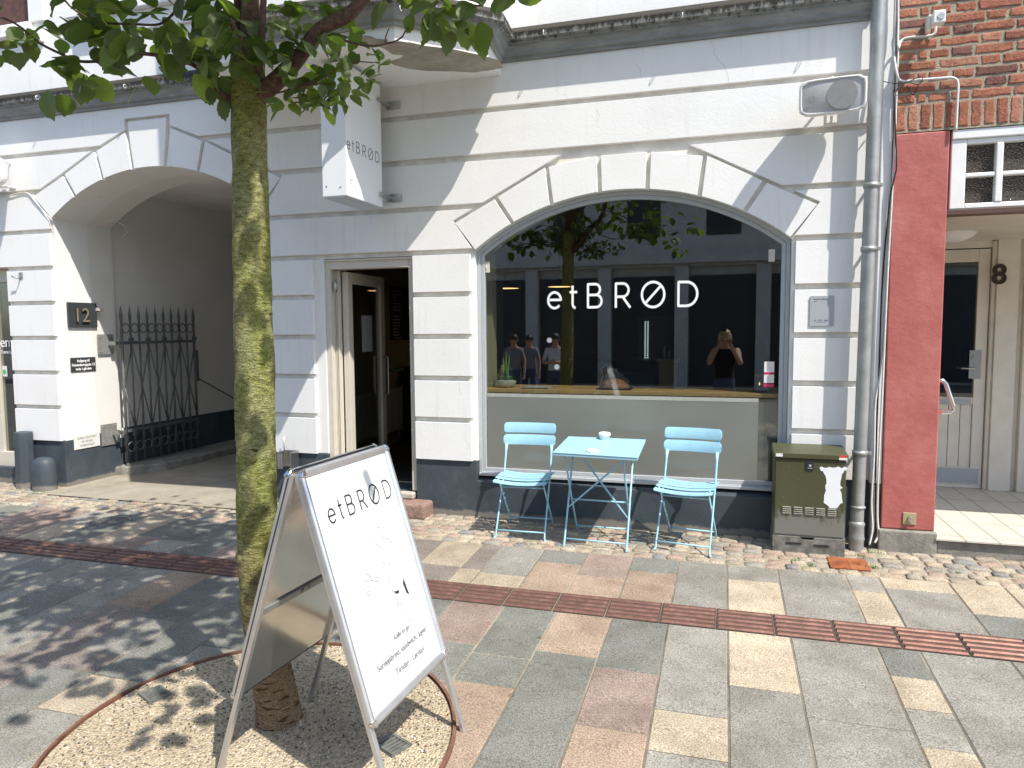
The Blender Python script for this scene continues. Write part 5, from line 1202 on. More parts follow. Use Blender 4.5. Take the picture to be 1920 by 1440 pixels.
mb = MB(); k = .012
for i in range(4):
    a, b = P4[i], P4[(i+1) % 4]; d = (b-a).normalized(); inn = nrm.cross(d)*.0; a2, b2 = a+(ctr-a)*.012-nrm*.0045, b+(ctr-b)*.012-nrm*.0045
    q = (nrm.cross(b-a)).normalized()*.003; mb.add([a2, b2, b2-nrm*.018, a2-nrm*.018, a2+q, b2+q, b2-nrm*.018+q, a2-nrm*.018+q], [(0, 3, 2, 1), (4, 5, 6, 7), (0, 1, 5, 4), (3, 7, 6, 2), (1, 2, 6, 5), (0, 4, 7, 3)])
mb.build('rim', M_blue, tbl)
fl_, fr_ = G(1058, 1022), G(1175, 1033); bl_, br_ = G(1082, 979), G(1190, 990)
def ontop(x, y):            # height just under the tilted top
    return P4[0].z-((x-P4[0].x)*nrm.x+(y-P4[0].y)*nrm.y)/nrm.z-.012
yF, yB = fl_.y, -.13
bl_ = Vector((fl_.x+.02, -.13, gz(-.13))); br_ = Vector((fr_.x-.02, -.13, gz(-.13)))
tlx, trx = fl_.x, fr_.x
fl_t = Vector((fl_.x, -.13, ontop(fl_.x, -.13))); fr_t = Vector((fr_.x, -.13, ontop(fr_.x, -.13)))
bl_t = Vector((bl_.x, -.60, ontop(bl_.x, -.60))); br_t = Vector((br_.x, -.60, ontop(br_.x, -.60)))
for a, b in ((fl_, fl_t), (fr_, fr_t), (bl_, bl_t), (br_, br_t)):
    mb = MB(); sgn = -1 if a.y < -.3 else 1; mb.tube([a+Vector((0, sgn*.03, .006)), a+Vector((0, sgn*.012, .004)), a+Vector((0, 0, .02)), a+(b-a)*.5, b], .0072, 8); mb.build('leg', M_blue, tbl)
mb = MB(); L = lambda a, b, t_: a+(b-a)*t_

for a_, b_ in ((L(fl_, fl_t, .06), L(fr_, fr_t, .06)), (L(bl_, bl_t, .06), L(br_, br_t, .06)), (L(bl_, bl_t, .42), L(br_, br_t, .42))):
    mb = MB(); mb.tube([a_, b_], .006, 8); mb.build('stretcher', M_blue, tbl)
a0, a1, b0, b1 = L(fl_, fl_t, .34), L(fr_, fr_t, .90), L(fr_, fr_t, .28), L(fl_, fl_t, .93)
for a, b in ((a0, a1), (b0, b1)):
    mb = MB(); m_ = (a+b)/2; d = (b-a).normalized(); s_ = Vector((-d.z, 0, d.x))
    q = lambda p, w: [p+s_*w, p-s_*w]
    pts = [a]+[a+(b-a)*t_ for t_ in (.25, .5, .75)]+[b]; ws = [.004, .007, .0075, .007, .004]; V = [v for p, w in zip(pts, ws) for v in q(p, w)]; V2 = [v+Vector((0, .004, 0)) for v in V]; n = len(V)
    fs = [(2*i, 2*i+2, 2*i+3, 2*i+1) for i in range(4)]+[(n+2*i, n+2*i+1, n+2*i+3, n+2*i+2) for i in range(4)]+[(2*i, n+2*i, n+2*i+2, 2*i+2) for i in range(4)]+[(2*i+1, 2*i+3, n+2*i+3, n+2*i+1) for i in range(4)]
    if a is b0: V = [v+Vector((0, -.0045, 0)) for v in V]; V2 = [v+Vector((0, -.0045, 0)) for v in V2]
    mb.add(V+V2, fs); mb.build('cross_brace', M_blue, tbl)
# cup and white dish
def ontable(a, b):
    d = ray(a, b); t_ = (P4[0]-CAM).dot(nrm)/d.dot(nrm); return CAM+d*t_
c = ontable(1133.5, 824); TM = Matrix.Translation(c) @ Vector((0, 0, 1)).rotation_difference(nrm).to_matrix().to_4x4()
mb = MB(); mb.lathe([(0, .001), (.036, .001), (.040, .030), (.043, .036)], 28, M=TM); cup = tag(mb.build('takeaway_cup', M_wpaint), 'white takeaway coffee cup with lid at back of blue table', 'cup')
mb = MB(); mb.lathe([(.046, .034), (.047, .040), (.045, .046), (.043, .052), (.040, .053), (.036, .048), (.0, .047)], 28, M=TM); mb.build('lid', M_wpaint, cup)
c = ontable(1111, 846.5); TM = Matrix.Translation(c) @ Vector((0, 0, 1)).rotation_difference(nrm).to_matrix().to_4x4()
mb = MB(); mb.lathe([(0, .004), (.040, .004), (.046, .009), (.049, .009), (.045, .001), (0, .001)], 28, M=TM); tag(mb.build('saucer', M_wpaint), 'small round white dish on front part of blue table', 'dish')
# ------------------------------------------------------------ A-BOARD
wv = Vector((math.cos(1.514), math.sin(1.514), 0)); nv = Vector((math.sin(1.514), -math.cos(1.514), 0)); BC = Vector((-1.395, -3.122, 0)); BW = .602; ZT = 1.087
ab = empty('sign_board', (BC.x, BC.y, gz(BC.y)), 'silver framed pavement sign board with white cafe poster beside the tree', 'sign board')
def leaf_frame(side, spread, front):
    T0 = BC-wv*BW/2+Vector((0, 0, ZT))+nv*side*.014; 
    foot = BC+nv*side*spread; zf = gz(foot.y); dn = (Vector((foot.x, foot.y, zf))-(BC+nv*side*.014+Vector((0, 0, ZT)))); Lg = dn.length; dn.normalize()
    xd = wv if side > 0 else -wv
    O = T0 if side > 0 else BC+wv*BW/2+Vector((0, 0, ZT))+nv*side*.014
    zd = -dn; M = LM(O, xd, zd)       # local: x across, z up (0 at the top, negative down), -y outward
    PLn = Lg*.735
    name = 'front_panel' if front else 'rear_panel'
    e = bpy.data.objects.new(name, None); COL.objects.link(e); e.parent = ab; e.location = -Vector(ab.location)
    f = .030; mb = MB()
    def bar(x0, z0, x1, z1): mb.box((x0, -.016, z0), (x1, .0, z1), M=M)
    prof = lambda t_: [(-.0, 0), (-.012, .002), (-.017, .010), (-.016, .020), (-.008, .030), (.0, .030)]
    # rounded snap-frame bars: sweep a small profile (depth y, inward w) along each side
    P = prof(0)
    def side_bar(p0, p1, inn):
        p0, p1, inn = Vector(p0), Vector(p1), Vector(inn); vs = []
        for p in (p0, p1):
            for (y, w) in P: vs.append((p.x+inn.x*w, y, p.y+inn.y*w))
        n = len(P); fs = [(i, i+1, n+i+1, n+i) for i in range(n-1)]+[tuple(range(n)), tuple(range(n, 2*n))[::-1]]; mb.add(vs, fs, None, 0, False, M)
    side_bar((0, -.028), (0, -PLn+.028), (1, 0)); side_bar((BW, -PLn+.028), (BW, -.028), (-1, 0)); side_bar((.028, 0), (BW-.028, 0), (0, -1)); side_bar((BW-.028, -PLn), (.028, -PLn), (0, 1))
    mb.build('frame_rail', M_alu, e, bevel=.0015)
    for cx, cz, a0 in ((.029, -.029, 90), (BW-.029, -.029, 0), (.029, -PLn+.029, 180), (BW-.029, -PLn+.029, 270)):
        mb = MB(); pts = [(cx, cz)]+arc(cx, cz, .0295, a0, a0+90, 8); mb.prism(pts, -.0178, .001, M=M); mb.build('corner_cap', M_chrome, e, bevel=.004)
    mb = MB()
    for x in (.004, BW-.026): mb.box((x, .001, -Lg+.002), (x+.022, .019, -.012), M=M)
    mb.build('leg', M_alu, e, bevel=.002)
    mb = MB(); mb.box((.012, .0005, -PLn+.012), (BW-.012, .0035, -.012), M=M); mb.build('back_plate', plain('mill_plate', (.62, .63, .62), .16, .9, var=.08, scale=4, bump=.02) if 'mill_plate' not in MATS else MATS['mill_plate'], e)
    return e, M, PLn, Lg
ef, MF, PLn, Lg = leaf_frame(1, .379, True)
er, MR, PLr, Lr = leaf_frame(-1, .40, False)
Mi = MF.inverted()
def wave(v):
    l = Mi @ Vector(v); u, w = l.x, -l.z
    d = .0035*math.exp(-((u-.455-.10*(w-.5)*-.6)/.018)**2)*min(1, w/.15)+.0022*math.sin(u*9+w*4)+.0018*math.sin(w*11-u*5)+.003*math.exp(-((u-.16)/.09)**2-((w-.62)/.05)**2)
    edge = min(1, min(u-.02, BW-.02-u, w-.02, PLn-.02-w)/.05); l.y -= max(0, edge)*(d+.006); return MF @ l
mb = MB(); nx, nz = 60, 80; vs = []
for j in range(nz+1):
    for i in range(nx+1): vs.append(MF @ Vector((.022+(BW-.044)*i/nx, -.001, -.022-(PLn-.044)*j/nz)))
mb.add(vs, [(j*(nx+1)+i, (j+1)*(nx+1)+i, (j+1)*(nx+1)+i+1, j*(nx+1)+i+1) for j in range(nz) for i in range(nx)], None, 0, True)
poster = mb.build('poster', M_poster, ef, fn=wave)
mb = MB(); logo(mb, .078, .0062, MF @ Matrix.Translation((.085, -.0030, -.215)) @ Matrix.Diagonal((.87, 1, 1, 1)), 0, .0003); mb.build('lettering', M_ink, poster, fn=wave)
def ptxt(s, size, v, u=.31): return text_obj('small_print', s, size, MATS.get('soft_print') or plain('soft_print', (.20, .20, .205), .6), poster, MF @ Matrix.Translation((u, -.0030, v)) @ Matrix.Rotation(R(90), 4, 'X'), 'CENTER', th=.0002, fn=wave, bold=.0004)
ptxt('Kaffe to go', .026, -.715, .33); ptxt('Surdejsbrød, sandwich, kager', .032, -.770); ptxt('Tirsdag - Lørdag', .032, -.828, .33)
# outline drawing of a figure carrying a loaf (plain line art)
FG = [
 [(.36, .30), (.335, .31), (.325, .335), (.33, .36), (.345, .375), (.365, .37), (.385, .35), (.392, .325), (.38, .305), (.36, .30)],
 [(.385, .345), (.40, .355), (.42, .365), (.435, .385), (.44, .42)], [(.35, .375), (.345, .395), (.33, .405), (.325, .43), (.31, .45), (.29, .475), (.235, .455), (.23, .465), (.29, .495), (.325, .455), (.345, .43)],
 [(.345, .43), (.35, .46), (.345, .49), (.355, .52), (.35, .54)], [(.44, .42), (.435, .46), (.425, .49), (.435, .53), (.44, .55)], [(.365, .45), (.39, .46), (.405, .45)],
 [(.235, .455), (.22, .44), (.205, .44), (.19, .46), (.185, .49), (.19, .51), (.205, .515), (.225, .50), (.235, .47)], [(.20, .455), (.21, .465), (.222, .458)], [(.197, .475), (.21, .485), (.226, .476)], [(.196, .495), (.208, .502), (.22, .495)],
 [(.35, .54), (.352, .575), (.365, .60), (.38, .615), (.395, .60)], [(.38, .615), (.39, .66), (.41, .70), (.42, .735), (.425, .70), (.435, .65), (.45, .60), (.44, .55)], [(.355, .605), (.372, .622), (.39, .612)]]
mb = MB()
for s in FG: mb.ribbon([(a, -b) for a, b in s], .0021, -.0030, .0003, False, 0, MF)
mb.build('line_drawing', M_faint, poster, fn=wave)
mb = MB()
for s in ([(.348, -.545), (.362, -.558), (.392, -.562), (.39, -.572), (.37, -.57)], [(.43, -.548), (.442, -.535), (.446, -.60), (.436, -.59)]): mb.prism(s, -.0034, -.0030, M=MF)
mb.build('black_shape', M_ink, poster, fn=wave)
mb = MB(); mb.box((.01, .004, -.575), (BW-.01, .012, -.548), M=MR); mb.tube([MR @ Vector((BW*.55, .012, -.561)), MR @ Vector((BW*.55, .018, -.561))], .008, 10); mb.tube([MR @ Vector((BW*.48, .012, -.561)), MR @ Vector((BW*.48, .018, -.561))], .006, 10); mb.build('cross_strip', M_zinc, er)
a = MF @ Vector((.30, .01, -.60)); 
mb = MB()
for t_ in (.02, BW-.02): mb.tube([MF @ Vector((t_, .02, -.02)), MR @ Vector((BW-t_, .02, -.02))], .008, 8)
mb.build('hinge', M_chrome, ab)
# ------------------------------------------------------------ TREE
tree = empty('street_tree', (-1.82, -2.99, gz(-2.99)), 'young whitebeam street tree with mossy trunk and large toothed leaves', 'tree')
def organic(pts, rs_, seg, seed, amp=.08, burl=True):
    out = []; P = [Vector(p) for p in pts]; RR = []
    for i in range(len(P)-1):
        p0, p1, p2, p3 = P[max(i-1, 0)], P[i], P[i+1], P[min(i+2, len(P)-1)]; m = max(2, int((p2-p1).length/.025))
        for k in range(m):
            t_ = k/m; out.append(.5*((2*p1)+(p2-p0)*t_+(2*p0-5*p1+4*p2-p3)*t_*t_+(3*p1-p0-3*p2+p3)*t_**3)); RR.append(rs_[i]+(rs_[i+1]-rs_[i])*t_)
    out.append(P[-1]); RR.append(rs_[-1]); vs = []; up = Vector((0, 1, 0)); fs = []; n = len(out)
    for i, p in enumerate(out):
        d = (out[min(i+1, n-1)]-out[max(i-1, 0)]).normalized(); a = d.cross(up).normalized(); b = a.cross(d).normalized(); up = b
        for k in range(seg):
            an = 2*PI*k/seg; v = a*math.cos(an)+b*math.sin(an); q = p+v*RR[i]
            w = noise.noise(q*7+Vector((seed, 0, 0)))*amp+noise.noise(Vector((q.x*10, q.y*10, q.z*45)))*amp*.45+noise.noise(q*28)*amp*.3
            vs.append(p+v*RR[i]*(1+w))
    for i in range(n-1):
        for k in range(seg): k2 = (k+1) % seg; fs.append((i*seg+k, i*seg+k2, (i+1)*seg+k2, (i+1)*seg+k))
    return vs, fs
mb = MB()
tp = [(-1.805, -2.985, -.16), (-1.812, -2.985, -.06), (-1.84, -2.985, .12), (-1.885, -2.987, .45), (-1.878, -2.99, 1.0), (-1.866, -2.99, 1.5), (-1.860, -2.99, 2.25), (-1.852, -2.99, 2.55), (-1.850, -2.99, 2.75)]
vs, fs = organic(tp, [.120, .094, .082, .083, .081, .079, .069, .070, .058], 40, 0, .07); mb.add(vs, fs, None, 0, True)
# burls
for (zz, an, r) in ((1.30, -1.7, .016), (1.05, -1.1, .014), (.62, -2.2, .018), (.78, -1.4, .012), (1.95, -.8, .015), (.2, -1.5, .012)):
    i = min(range(len(tp)), key=lambda k: abs(tp[k][2]-zz)); c = Vector(tp[i]); c.z = zz; cc = c+Vector((math.cos(an), math.sin(an), 0))*.082
    mb.lathe([(r*1.7, -.004), (r*1.2, .007), (r*.6, .010), (0, .006)], 12, M=Matrix.Translation(cc) @ Vector((0, 0, 1)).rotation_difference(Vector((math.cos(an), math.sin(an), 0))).to_matrix().to_4x4())
trunk = mb.build('trunk', M_bark, tree)
limbs = [   # (pixel, pixel, Y) paths with radii
 ([(468, 190, -2.99), (520, 150, -2.97), (562, 105, -2.93), (600, 55, -2.90), (655, 25, -2.86), (700, -30, -2.8), (760, -160, -2.7)], [.048, .036, .031, .026, .026, .022, .015]),
 ([(466, 170, -2.99), (468, 100, -3.0), (470, 40, -3.02), (470, -60, -3.05), (475, -220, -3.1)], [.060, .042, .036, .030, .02]),
 ([(485, 130, -3.02), (491, 60, -3.08), (494, 0, -3.1), (497, -80, -3.12)], [.016, .013, .012, .01]),
 ([(470, 115, -3.06), (442, 60, -3.12), (420, 10, -3.16), (400, -50, -3.2)], [.013, .011, .010, .008]),
 ([(434, 192, -3.03), (410, 168, -3.06), (372, 128, -3.10), (335, 112, -3.12), (300, 104, -3.14), (240, 100, -3.16), (205, 112, -3.17), (150, 115, -3.18), (112, 100, -3.19), (70, 78, -3.2), (30, 45, -3.22), (-30, 20, -3.24)], [.016, .010, .009, .008, .0075, .007, .0065, .006, .0055, .005, .0045, .004]),
 ([(362, 120, -3.1), (362, 70, -3.12), (368, 30, -3.14), (360, -20, -3.16)], [.005, .0045, .004, .003]),
 ([(600, 62, -2.9), (660, 80, -3.0), (700, 86, -3.0), (722, 82, -3.0)], [.006, .0045, .004, .0035]),
 ([(722, 82, -3.0), (740, 78, -3.0), (755, 68, -3.0), (762, 54, -3.0), (768, 56, -3.0)], [.0035, .0035, .003, .003, .002]), ([(722, 82, -3.0), (724, 66, -3.0), (729, 54, -3.0)], [.003, .0025, .002]),
 ([(520, 150, -2.99), (560, 165, -3.02), (610, 145, -3.05), (650, 118, -3.05), (700, 117, -3.05)], [.006, .0045, .003, .0025, .002]),
 ([(500, 175, -2.98), (530, 172, -3.0), (570, 155, -3.02), (620, 160, -3.03)], [.006, .004, .003, .002]),
 ([(330, 20, -3.2), (300, 45, -3.2), (250, 45, -3.2), (180, 40, -3.2), (130, 10, -3.2), (100, -30, -3.2)], [.005, .005, .0045, .004, .004, .003]),
 ([(700, -30, -2.8), (790, -20, -2.9), (850, 10, -2.95), (905, 10, -2.95)], [.008, .006, .004, .003]),
]
for pts, rr in limbs:
    mb = MB(); P = [F(a, b, y) for a, b, y in pts]; big = rr[0] > .015
    vs, fs = organic(P, rr, 14 if big else 7, 3, .12 if big else .25); mb.add(vs, fs, None, 0, True)
    mb.build('branch' if big else 'twig', M_bark if rr[0] > .03 and pts[1][1] > 120 and 0 else M_twig, tree)
lr_ = random.Random(12)
T_ = [0, .10, .22, .34, .46, .58, .70, .81, .91, 1]; Wd = [.015, .20, .31, .37, .385, .36, .30, .21, .11, .0]
PAL = [(.075, .112, .032), (.092, .130, .040), (.055, .084, .026), (.11, .152, .048), (.088, .110, .044), (.15, .21, .052)]
lb = MB()
def leafm(p, d, nrm, L, mbx=None):
    mbx = mbx or lb; d = d.normalized(); s = d.cross(nrm)
    if s.length < 1e-3: s = d.cross(Vector((.3, .5, .7)))
    s.normalize(); n = s.cross(d); c = lr_.choice(PAL[:5] if lr_.random() < .88 else PAL[5:]); j = lr_.uniform(.8, 1.25); c = tuple(v*j for v in c); fold = lr_.uniform(.05, .35); curl = lr_.uniform(-.10, .30); vs = []
    W = lr_.uniform(.80, 1.10); und = lr_.uniform(0, .035)*L; ph = lr_.uniform(0, 6)
    for i, (t_, w) in enumerate(zip(T_, Wd)):
        cz = -curl*t_*t_*L; w = w*W*L; b = p+d*t_*L+n*cz
        se = (.035*L if i % 2 else -.025*L)*lr_.uniform(.3, 1)*(i > 2)
        vs += [b, b+s*(w+se*.5)+n*(w*fold+und*math.sin(t_*9+ph))+d*se, b-s*(w+se*.5)+n*(w*fold+und*math.cos(t_*8+ph))+d*se]
    fs = []
    for i in range(len(T_)-1): a = i*3; fs += [(a, a+3, a+4, a+1), (a, a+2, a+5, a+3)]
    mbx.add(vs, fs, c, 0, False)
def cluster(c, n, sp, L=(.085, .125), droop=.35):
    for i in range(n):
        o = Vector((lr_.gauss(0, 1), lr_.gauss(0, 1), lr_.gauss(0, .75)))*sp; p = c+o
        d = (o.normalized() if o.length > 1e-4 else Vector((1, 0, 0)))+Vector((lr_.uniform(-.6, .6), lr_.uniform(-.6, .6), lr_.uniform(-.5, .3)-droop))
        nn = Vector((lr_.uniform(-.7, .7), lr_.uniform(-.7, .7), 1)); leafm(p, d, nn, lr_.uniform(*L))
# visible clusters: (pixel, pixel, Y, count, spread)
vis = [(30, 20, -3.25, 9, .09), (20, 70, -3.25, 9, .07), (65, 30, -3.2, 6, .07), (60, 100, -3.22, 5, .06), (45, 100, -3.2, 3, .03), (105, 128, -3.2, 4, .02), (150, 125, -3.2, 5, .035), (178, 122, -3.18, 6, .04), (170, 150, -3.2, 3, .02), (200, 80, -3.2, 6, .05), (235, 125, -3.2, 4, .025), (270, 110, -3.2, 6, .045), (240, 75, -3.2, 6, .05),
 (140, 18, -3.2, 8, .06), (190, 25, -3.2, 9, .06), (240, 20, -3.2, 9, .06), (300, 25, -3.18, 10, .07), (350, 15, -3.2, 10, .07), (330, 60, -3.2, 8, .05), (290, 60, -3.2, 4, .04), (360, 125, -3.15, 6, .035), (345, 90, -3.2, 5, .04), (400, 40, -3.2, 8, .06), (400, 90, -3.18, 9, .05), (400, 140, -3.1, 9, .035), (420, 120, -3.1, 7, .04), (435, 20, -3.2, 9, .06), (450, 70, -3.2, 9, .05), (440, 115, -3.15, 5, .035),
 (500, 30, -3.0, 10, .07), (540, 70, -2.95, 9, .06), (520, 20, -2.9, 7, .07), (575, 35, -2.95, 9, .06), (530, 120, -3.05, 8, .05), (585, 110, -3.0, 7, .045), (560, 85, -3.05, 6, .04), (560, 160, -3.02, 10, .035), (530, 185, -3.02, 6, .03), (600, 155, -3.0, 10, .04), (635, 140, -3.02, 9, .035), (610, 190, -3.0, 5, .022), (585, 195, -3.0, 4, .02), (650, 95, -3.05, 5, .03), (690, 150, -3.05, 3, .012), (715, 120, -3.05, 3, .015), (640, 175, -3.0, 5, .02),
 (620, 10, -2.9, 6, .05), (810, 20, -2.95, 9, .04), (850, 35, -2.95, 9, .04), (835, 8, -2.95, 6, .04), (895, 15, -2.95, 5, .035), (910, 28, -2.95, 3, .015), (965, 0, -2.95, 3, .02), (790, 0, -2.95, 5, .03), (860, 60, -2.95, 2, .01), (730, -10, -2.9, 5, .03)]
for a, b, y, n, sp in vis:
    small = 500 < a < 730 and b > 90
    cluster(F(a, b, y), n+4 if small else int(n*(.95 if 330 < a < 520 else 1.1)), sp*(1 if small else 1.1), (.04, .075) if small else (.085, .14) if a < 300 and b > 80 else (.07, .13))
foli = lb.build('foliage', M_leaf, tree); lb = MB()
# the rest of the crown, above the picture
cc = Vector((-1.75, -3.45, 4.15)); cl = []
while len(cl) < 620:
    v = Vector((lr_.uniform(-1, 1), lr_.uniform(-1, 1), lr_.uniform(-1, 1)))
    if v.length > 1 or v.length < .25: continue
    p = cc+Vector((v.x*2.05, v.y*1.6, v.z*1.3))
    if noise.noise(p*1.5) < -.12: continue
    q = px(p)
    if q[1] > -95 and q[0] > -9000: continue
    if q[0] < -9000 and p.z < 2.6: continue
    bad = False
    for (yt, xt, w_, za, zb__) in ((-2.99, -1.86, .30, .0, 2.1), (-3.1, -1.3, .45, .0, 1.3)):
        t_ = -(p.y-yt)
        if t_ > 0 and abs(p.x-1.6*t_-xt) < w_ and za < p.z-2.7*t_ < zb__ and lr_.random() < .92: bad = True
    if bad: continue
    cl.append(p)
for p in cl: cluster(p, 7, .12)
for p, n in (((-.72, -3.95, 2.72), 12), ((-.62, -4.12, 2.62), 10), ((-.85, -3.8, 2.85), 10), ((-.35, -4.05, 2.9), 8), ((-.95, -4.0, 3.0), 12)): cluster(Vector(p), n, .06)
lb.build('upper_foliage', M_leaf, tree)
mb = MB()
for i in range(10):
    a = i*2.4; e = cc+Vector((math.cos(a)*1.3, math.sin(a)*1.1, lr_.uniform(-.5, .8))); vs, fs = organic([(-1.85, -3.02, 2.9+i*.12), tuple((Vector((-1.85, -3.05, 3.1+i*.12))+e)/2+Vector((0, 0, .1))), tuple(e)], [.022, .014, .006], 7, i, .2); mb.add(vs, fs, None, 0, True)
mb.tube([(-1.85, -2.99, 2.7), (-1.85, -3.05, 4.2), (-1.8, -3.1, 5.4)], [.045, .03, .01], 10)
mb.build('crown_limbs', M_twig, tree)
# weeds
mb = MB(); wr = random.Random(3)
for (a, b, n, sp) in ((72, 925, 60, .05), (123, 924, 40, .04), (1640, 1035, 50, .03), (1637, 1065, 50, .022), (1523, 1062, 25, .012), (1490, 1052, 25, .012), (1618, 1045, 25, .03), (1795, 1075, 18, .01)):
    c = G(a, b)
    for i in range(n):
        x, y = c.x+wr.gauss(0, sp), c.y+wr.gauss(0, sp*.6); h = wr.uniform(.008, .03); dx, dy = wr.uniform(-.012, .012), wr.uniform(-.012, .012); z = gz(min(y, 0)); w = .002
        mb.add([(x-w, y, z), (x+w, y, z), (x+dx, y+dy, z+h)], [(0, 1, 2)])
tag(mb.build('weeds', M_grass), 'tufts of small green weeds in the cobble joints', 'weeds', kind='stuff')
# ------------------------------------------------------------ CAFE CONTENTS seen through the glass
zc_ = zt_+.0005
def onc(a, b): return ZP(a, b, zc_)
c = onc(949, 722); c = Vector((c.x, max(c.y, .26), zc_)); c = Vector((F(949, 722, .27).x, .27, zc_))
jar = empty('plant_jar', c, 'round glass jar with white sand and green plant on window counter', 'jar')
mb = MB(); mb.lathe([(.0, .003), (.075, .003), (.085, .02), (.092, .06), (.082, .10), (.062, .125), (.060, .150), (.066, .158)], 32, c); mb.build('glass_jar', M_glass2, jar)
mb = MB(); mb.lathe([(0, .006), (.072, .006), (.082, .022), (.087, .055), (.06, .062), (0, .066)], 28, c); mb.build('sand', M_sand, jar)
mb = MB()
for x, h, r in ((.0, .30, .012), (.018, .27, .010), (-.016, .24, .009), (.008, .18, .012)): mb.tube([c+Vector((x*.6, 0, .05)), c+Vector((x, .0, .15)), c+Vector((x*1.6+.004, 0, h))], [r, r*.9, .002], 8)
for i in range(10): a = i*.63; mb.lathe([(0, .018), (.016, .0), (0, -.018)], 6, c+Vector((.045*math.cos(a), .03*math.sin(a), .085)))
mb.build('plant', M_green, jar)
mb = MB(); mb.lathe([(0, .17), (.016, .15), (.02, .12), (.014, .08), (.004, .05)], 10, c+Vector((-.028, 0, .03))); mb.build('cone', M_bark, jar)
c = F(1003, 722, .22); mb = MB()
for i in range(4): mb.box((c.x-.13+i*.01, .19-i*.01, zc_+.0005+i*.0025), (c.x+.13-i*.006, .33, zc_+.0028+i*.0025))
tag(mb.build('newspapers', plain('newsprint', (.42, .43, .42), .8, var=.3, scale=60)), 'thin stack of newspapers on the wooden window counter', 'newspapers')
c = F(1152, 728, .25); tray = tag((lambda m: (m.box((c.x-.14, .17, zc_+.001), (c.x+.14, .34, zc_+.010)), m.build('tray', M_black, bevel=.003))[1])(MB()), 'dark tray under the bread bag on window counter', 'tray')
mb = MB(); vs = []; nu, nv = 24, 14
for j in range(nv+1):
    for i in range(nu):
        th = PI*.5*j/nv; a = 2*PI*i/nu; v = Vector((.118*math.cos(a)*math.cos(th), .07*math.sin(a)*math.cos(th), .072*math.sin(th))); v *= 1+.10*noise.noise(v*30); vs.append(c+Vector((0, .25-c.y, zc_+.012-c.z))+v)
mb.add(vs, [(j*nu+i, j*nu+(i+1) % nu, (j+1)*nu+(i+1) % nu, (j+1)*nu+i) for j in range(nv) for i in range(nu)], None, 0, True)
bread = tag(mb.build('bread_loaf', M_bread), 'crusty brown loaf on the dark tray in the shop window', 'bread')
mb = MB(); o = Vector((c.x, .25, zc_+.012)); vs = []; nu = 28
for k, (r, z) in enumerate([(.125, 0), (.13, .03), (.115, .065), (.085, .095), (.05, .125), (.035, .145), (.05, .16)]):
    for i in range(nu): a = 2*PI*i/nu; q = 1+.10*noise.noise(Vector((math.cos(a)*3, math.sin(a)*3, k*1.3))); vs.append(o+Vector((r*q*math.cos(a)-.02*k*.15, r*.62*q*math.sin(a), z)))
mb.add(vs, [(j*nu+i, j*nu+(i+1) % nu, (j+1)*nu+(i+1) % nu, (j+1)*nu+i) for j in range(6) for i in range(nu)], None, 0, True)
tag(mb.build('bread_bag', M_plast), 'clear crinkled plastic bag tied around the loaf', 'bag')
c = F(1424, 725, .22); mb = MB(); mb.box((c.x-.05, .19, zc_+.001), (c.x+.055, .26, zc_+.02)); hd = tag(mb.build('candle_holder', M_black, bevel=.003), 'black holder with frosted glass and candle at right window edge', 'candle holder')
mb = MB(); mb.lathe([(.035, .02), (.038, .10), (.036, .14)], 20, (c.x, .225, zc_)); mb.build('lamp_glass', M_plast, hd)
mb = MB(); mb.lathe([(0, .05), (.004, .056), (.005, .066), (0, .082)], 8, (c.x, .225, zc_)); mb.build('flame', M_glow, hd)
for i, (a, b, yy) in enumerate(((950, 541, 3.0), (1049, 538, 3.6), (668, 545, 2.1))):
    c = F(a, b, yy); e = empty('pendant_lamp', c, ['dim pendant lamp behind glass nearest the plant jar', 'dim pendant lamp behind the white window letter e', 'dim pendant lamp seen through the open door glass'][i], 'lamp', 'pendant lamps in the cafe')
    mb = MB(); mb.lathe([(.17, 0), (.165, .012), (.10, .05), (.03, .075), (.02, .10)], 24, c); mb.tube([c+Vector((0, 0, .10)), (c.x, c.y, 3.0)], .004, 6); mb.build('shade', M_black, e)
    mb = MB(); mb.lathe([(.15, .002), (0, .006)], 24, c); mb.build('bulb_disc', M_glow, e)
def xw(a, b, x=-3.862): return XP(a, b, x)
a, b = xw(731, 537), xw(769, 636)
for (ya, yb, lab) in ((a.y, a.y+.62, 'black menu board with tiny white writing on wall inside door'), (a.y+.64, a.y+1.3, 'second black menu board further inside, half hidden by door jamb')):
    e = empty('menu_board', (-3.86, ya, b.z), lab, 'menu board'); mb = MB(); mb.box((-3.868, ya, b.z), (-3.85, yb, a.z)); mb.build('board', M_black, e)
    mb = MB(); rr = random.Random(2); z = a.z-.06
    for k in range(15):
        if k == 7: z -= .04
        x = ya+.04; L = rr.uniform(.10, .26); mb.box((-3.849, x, z), (-3.8475, x+L, z+.014)); mb.box((-3.849, yb-.10, z), (-3.8475, yb-.07, z+.014)); z -= .038
    mb.build('chalk_lines', plain('chalk', (.5, .5, .48), .8) if 'chalk' not in MATS else MATS['chalk'], e)
a, b = xw(676, 742), xw(744, 838); ra = empty('radiator', (-3.80, (a.y+b.y)/2, .3), 'white ribbed radiator on the wall just inside the open door', 'radiator')
mb = MB(); y = a.y
mb.box((-3.855, a.y-.3, .35), (-3.77, b.y, .86))
y = a.y-.3
while y < b.y-.02: mb.box((-3.7695, y+.008, .37), (-3.760, y+.030, .84)); y += .042
mb.build('panel', plain('radiator_enamel', (.50, .48, .42), .4), ra, bevel=.003)
mb = MB(); mb.tube([(-3.80, b.y+.0, .86), (-3.80, b.y+.10, .88)], .02, 10); mb.tube([(-3.80, b.y-.06, .35), (-3.80, b.y-.06, .17)], .011, 8); mb.build('valve', M_steel, ra)
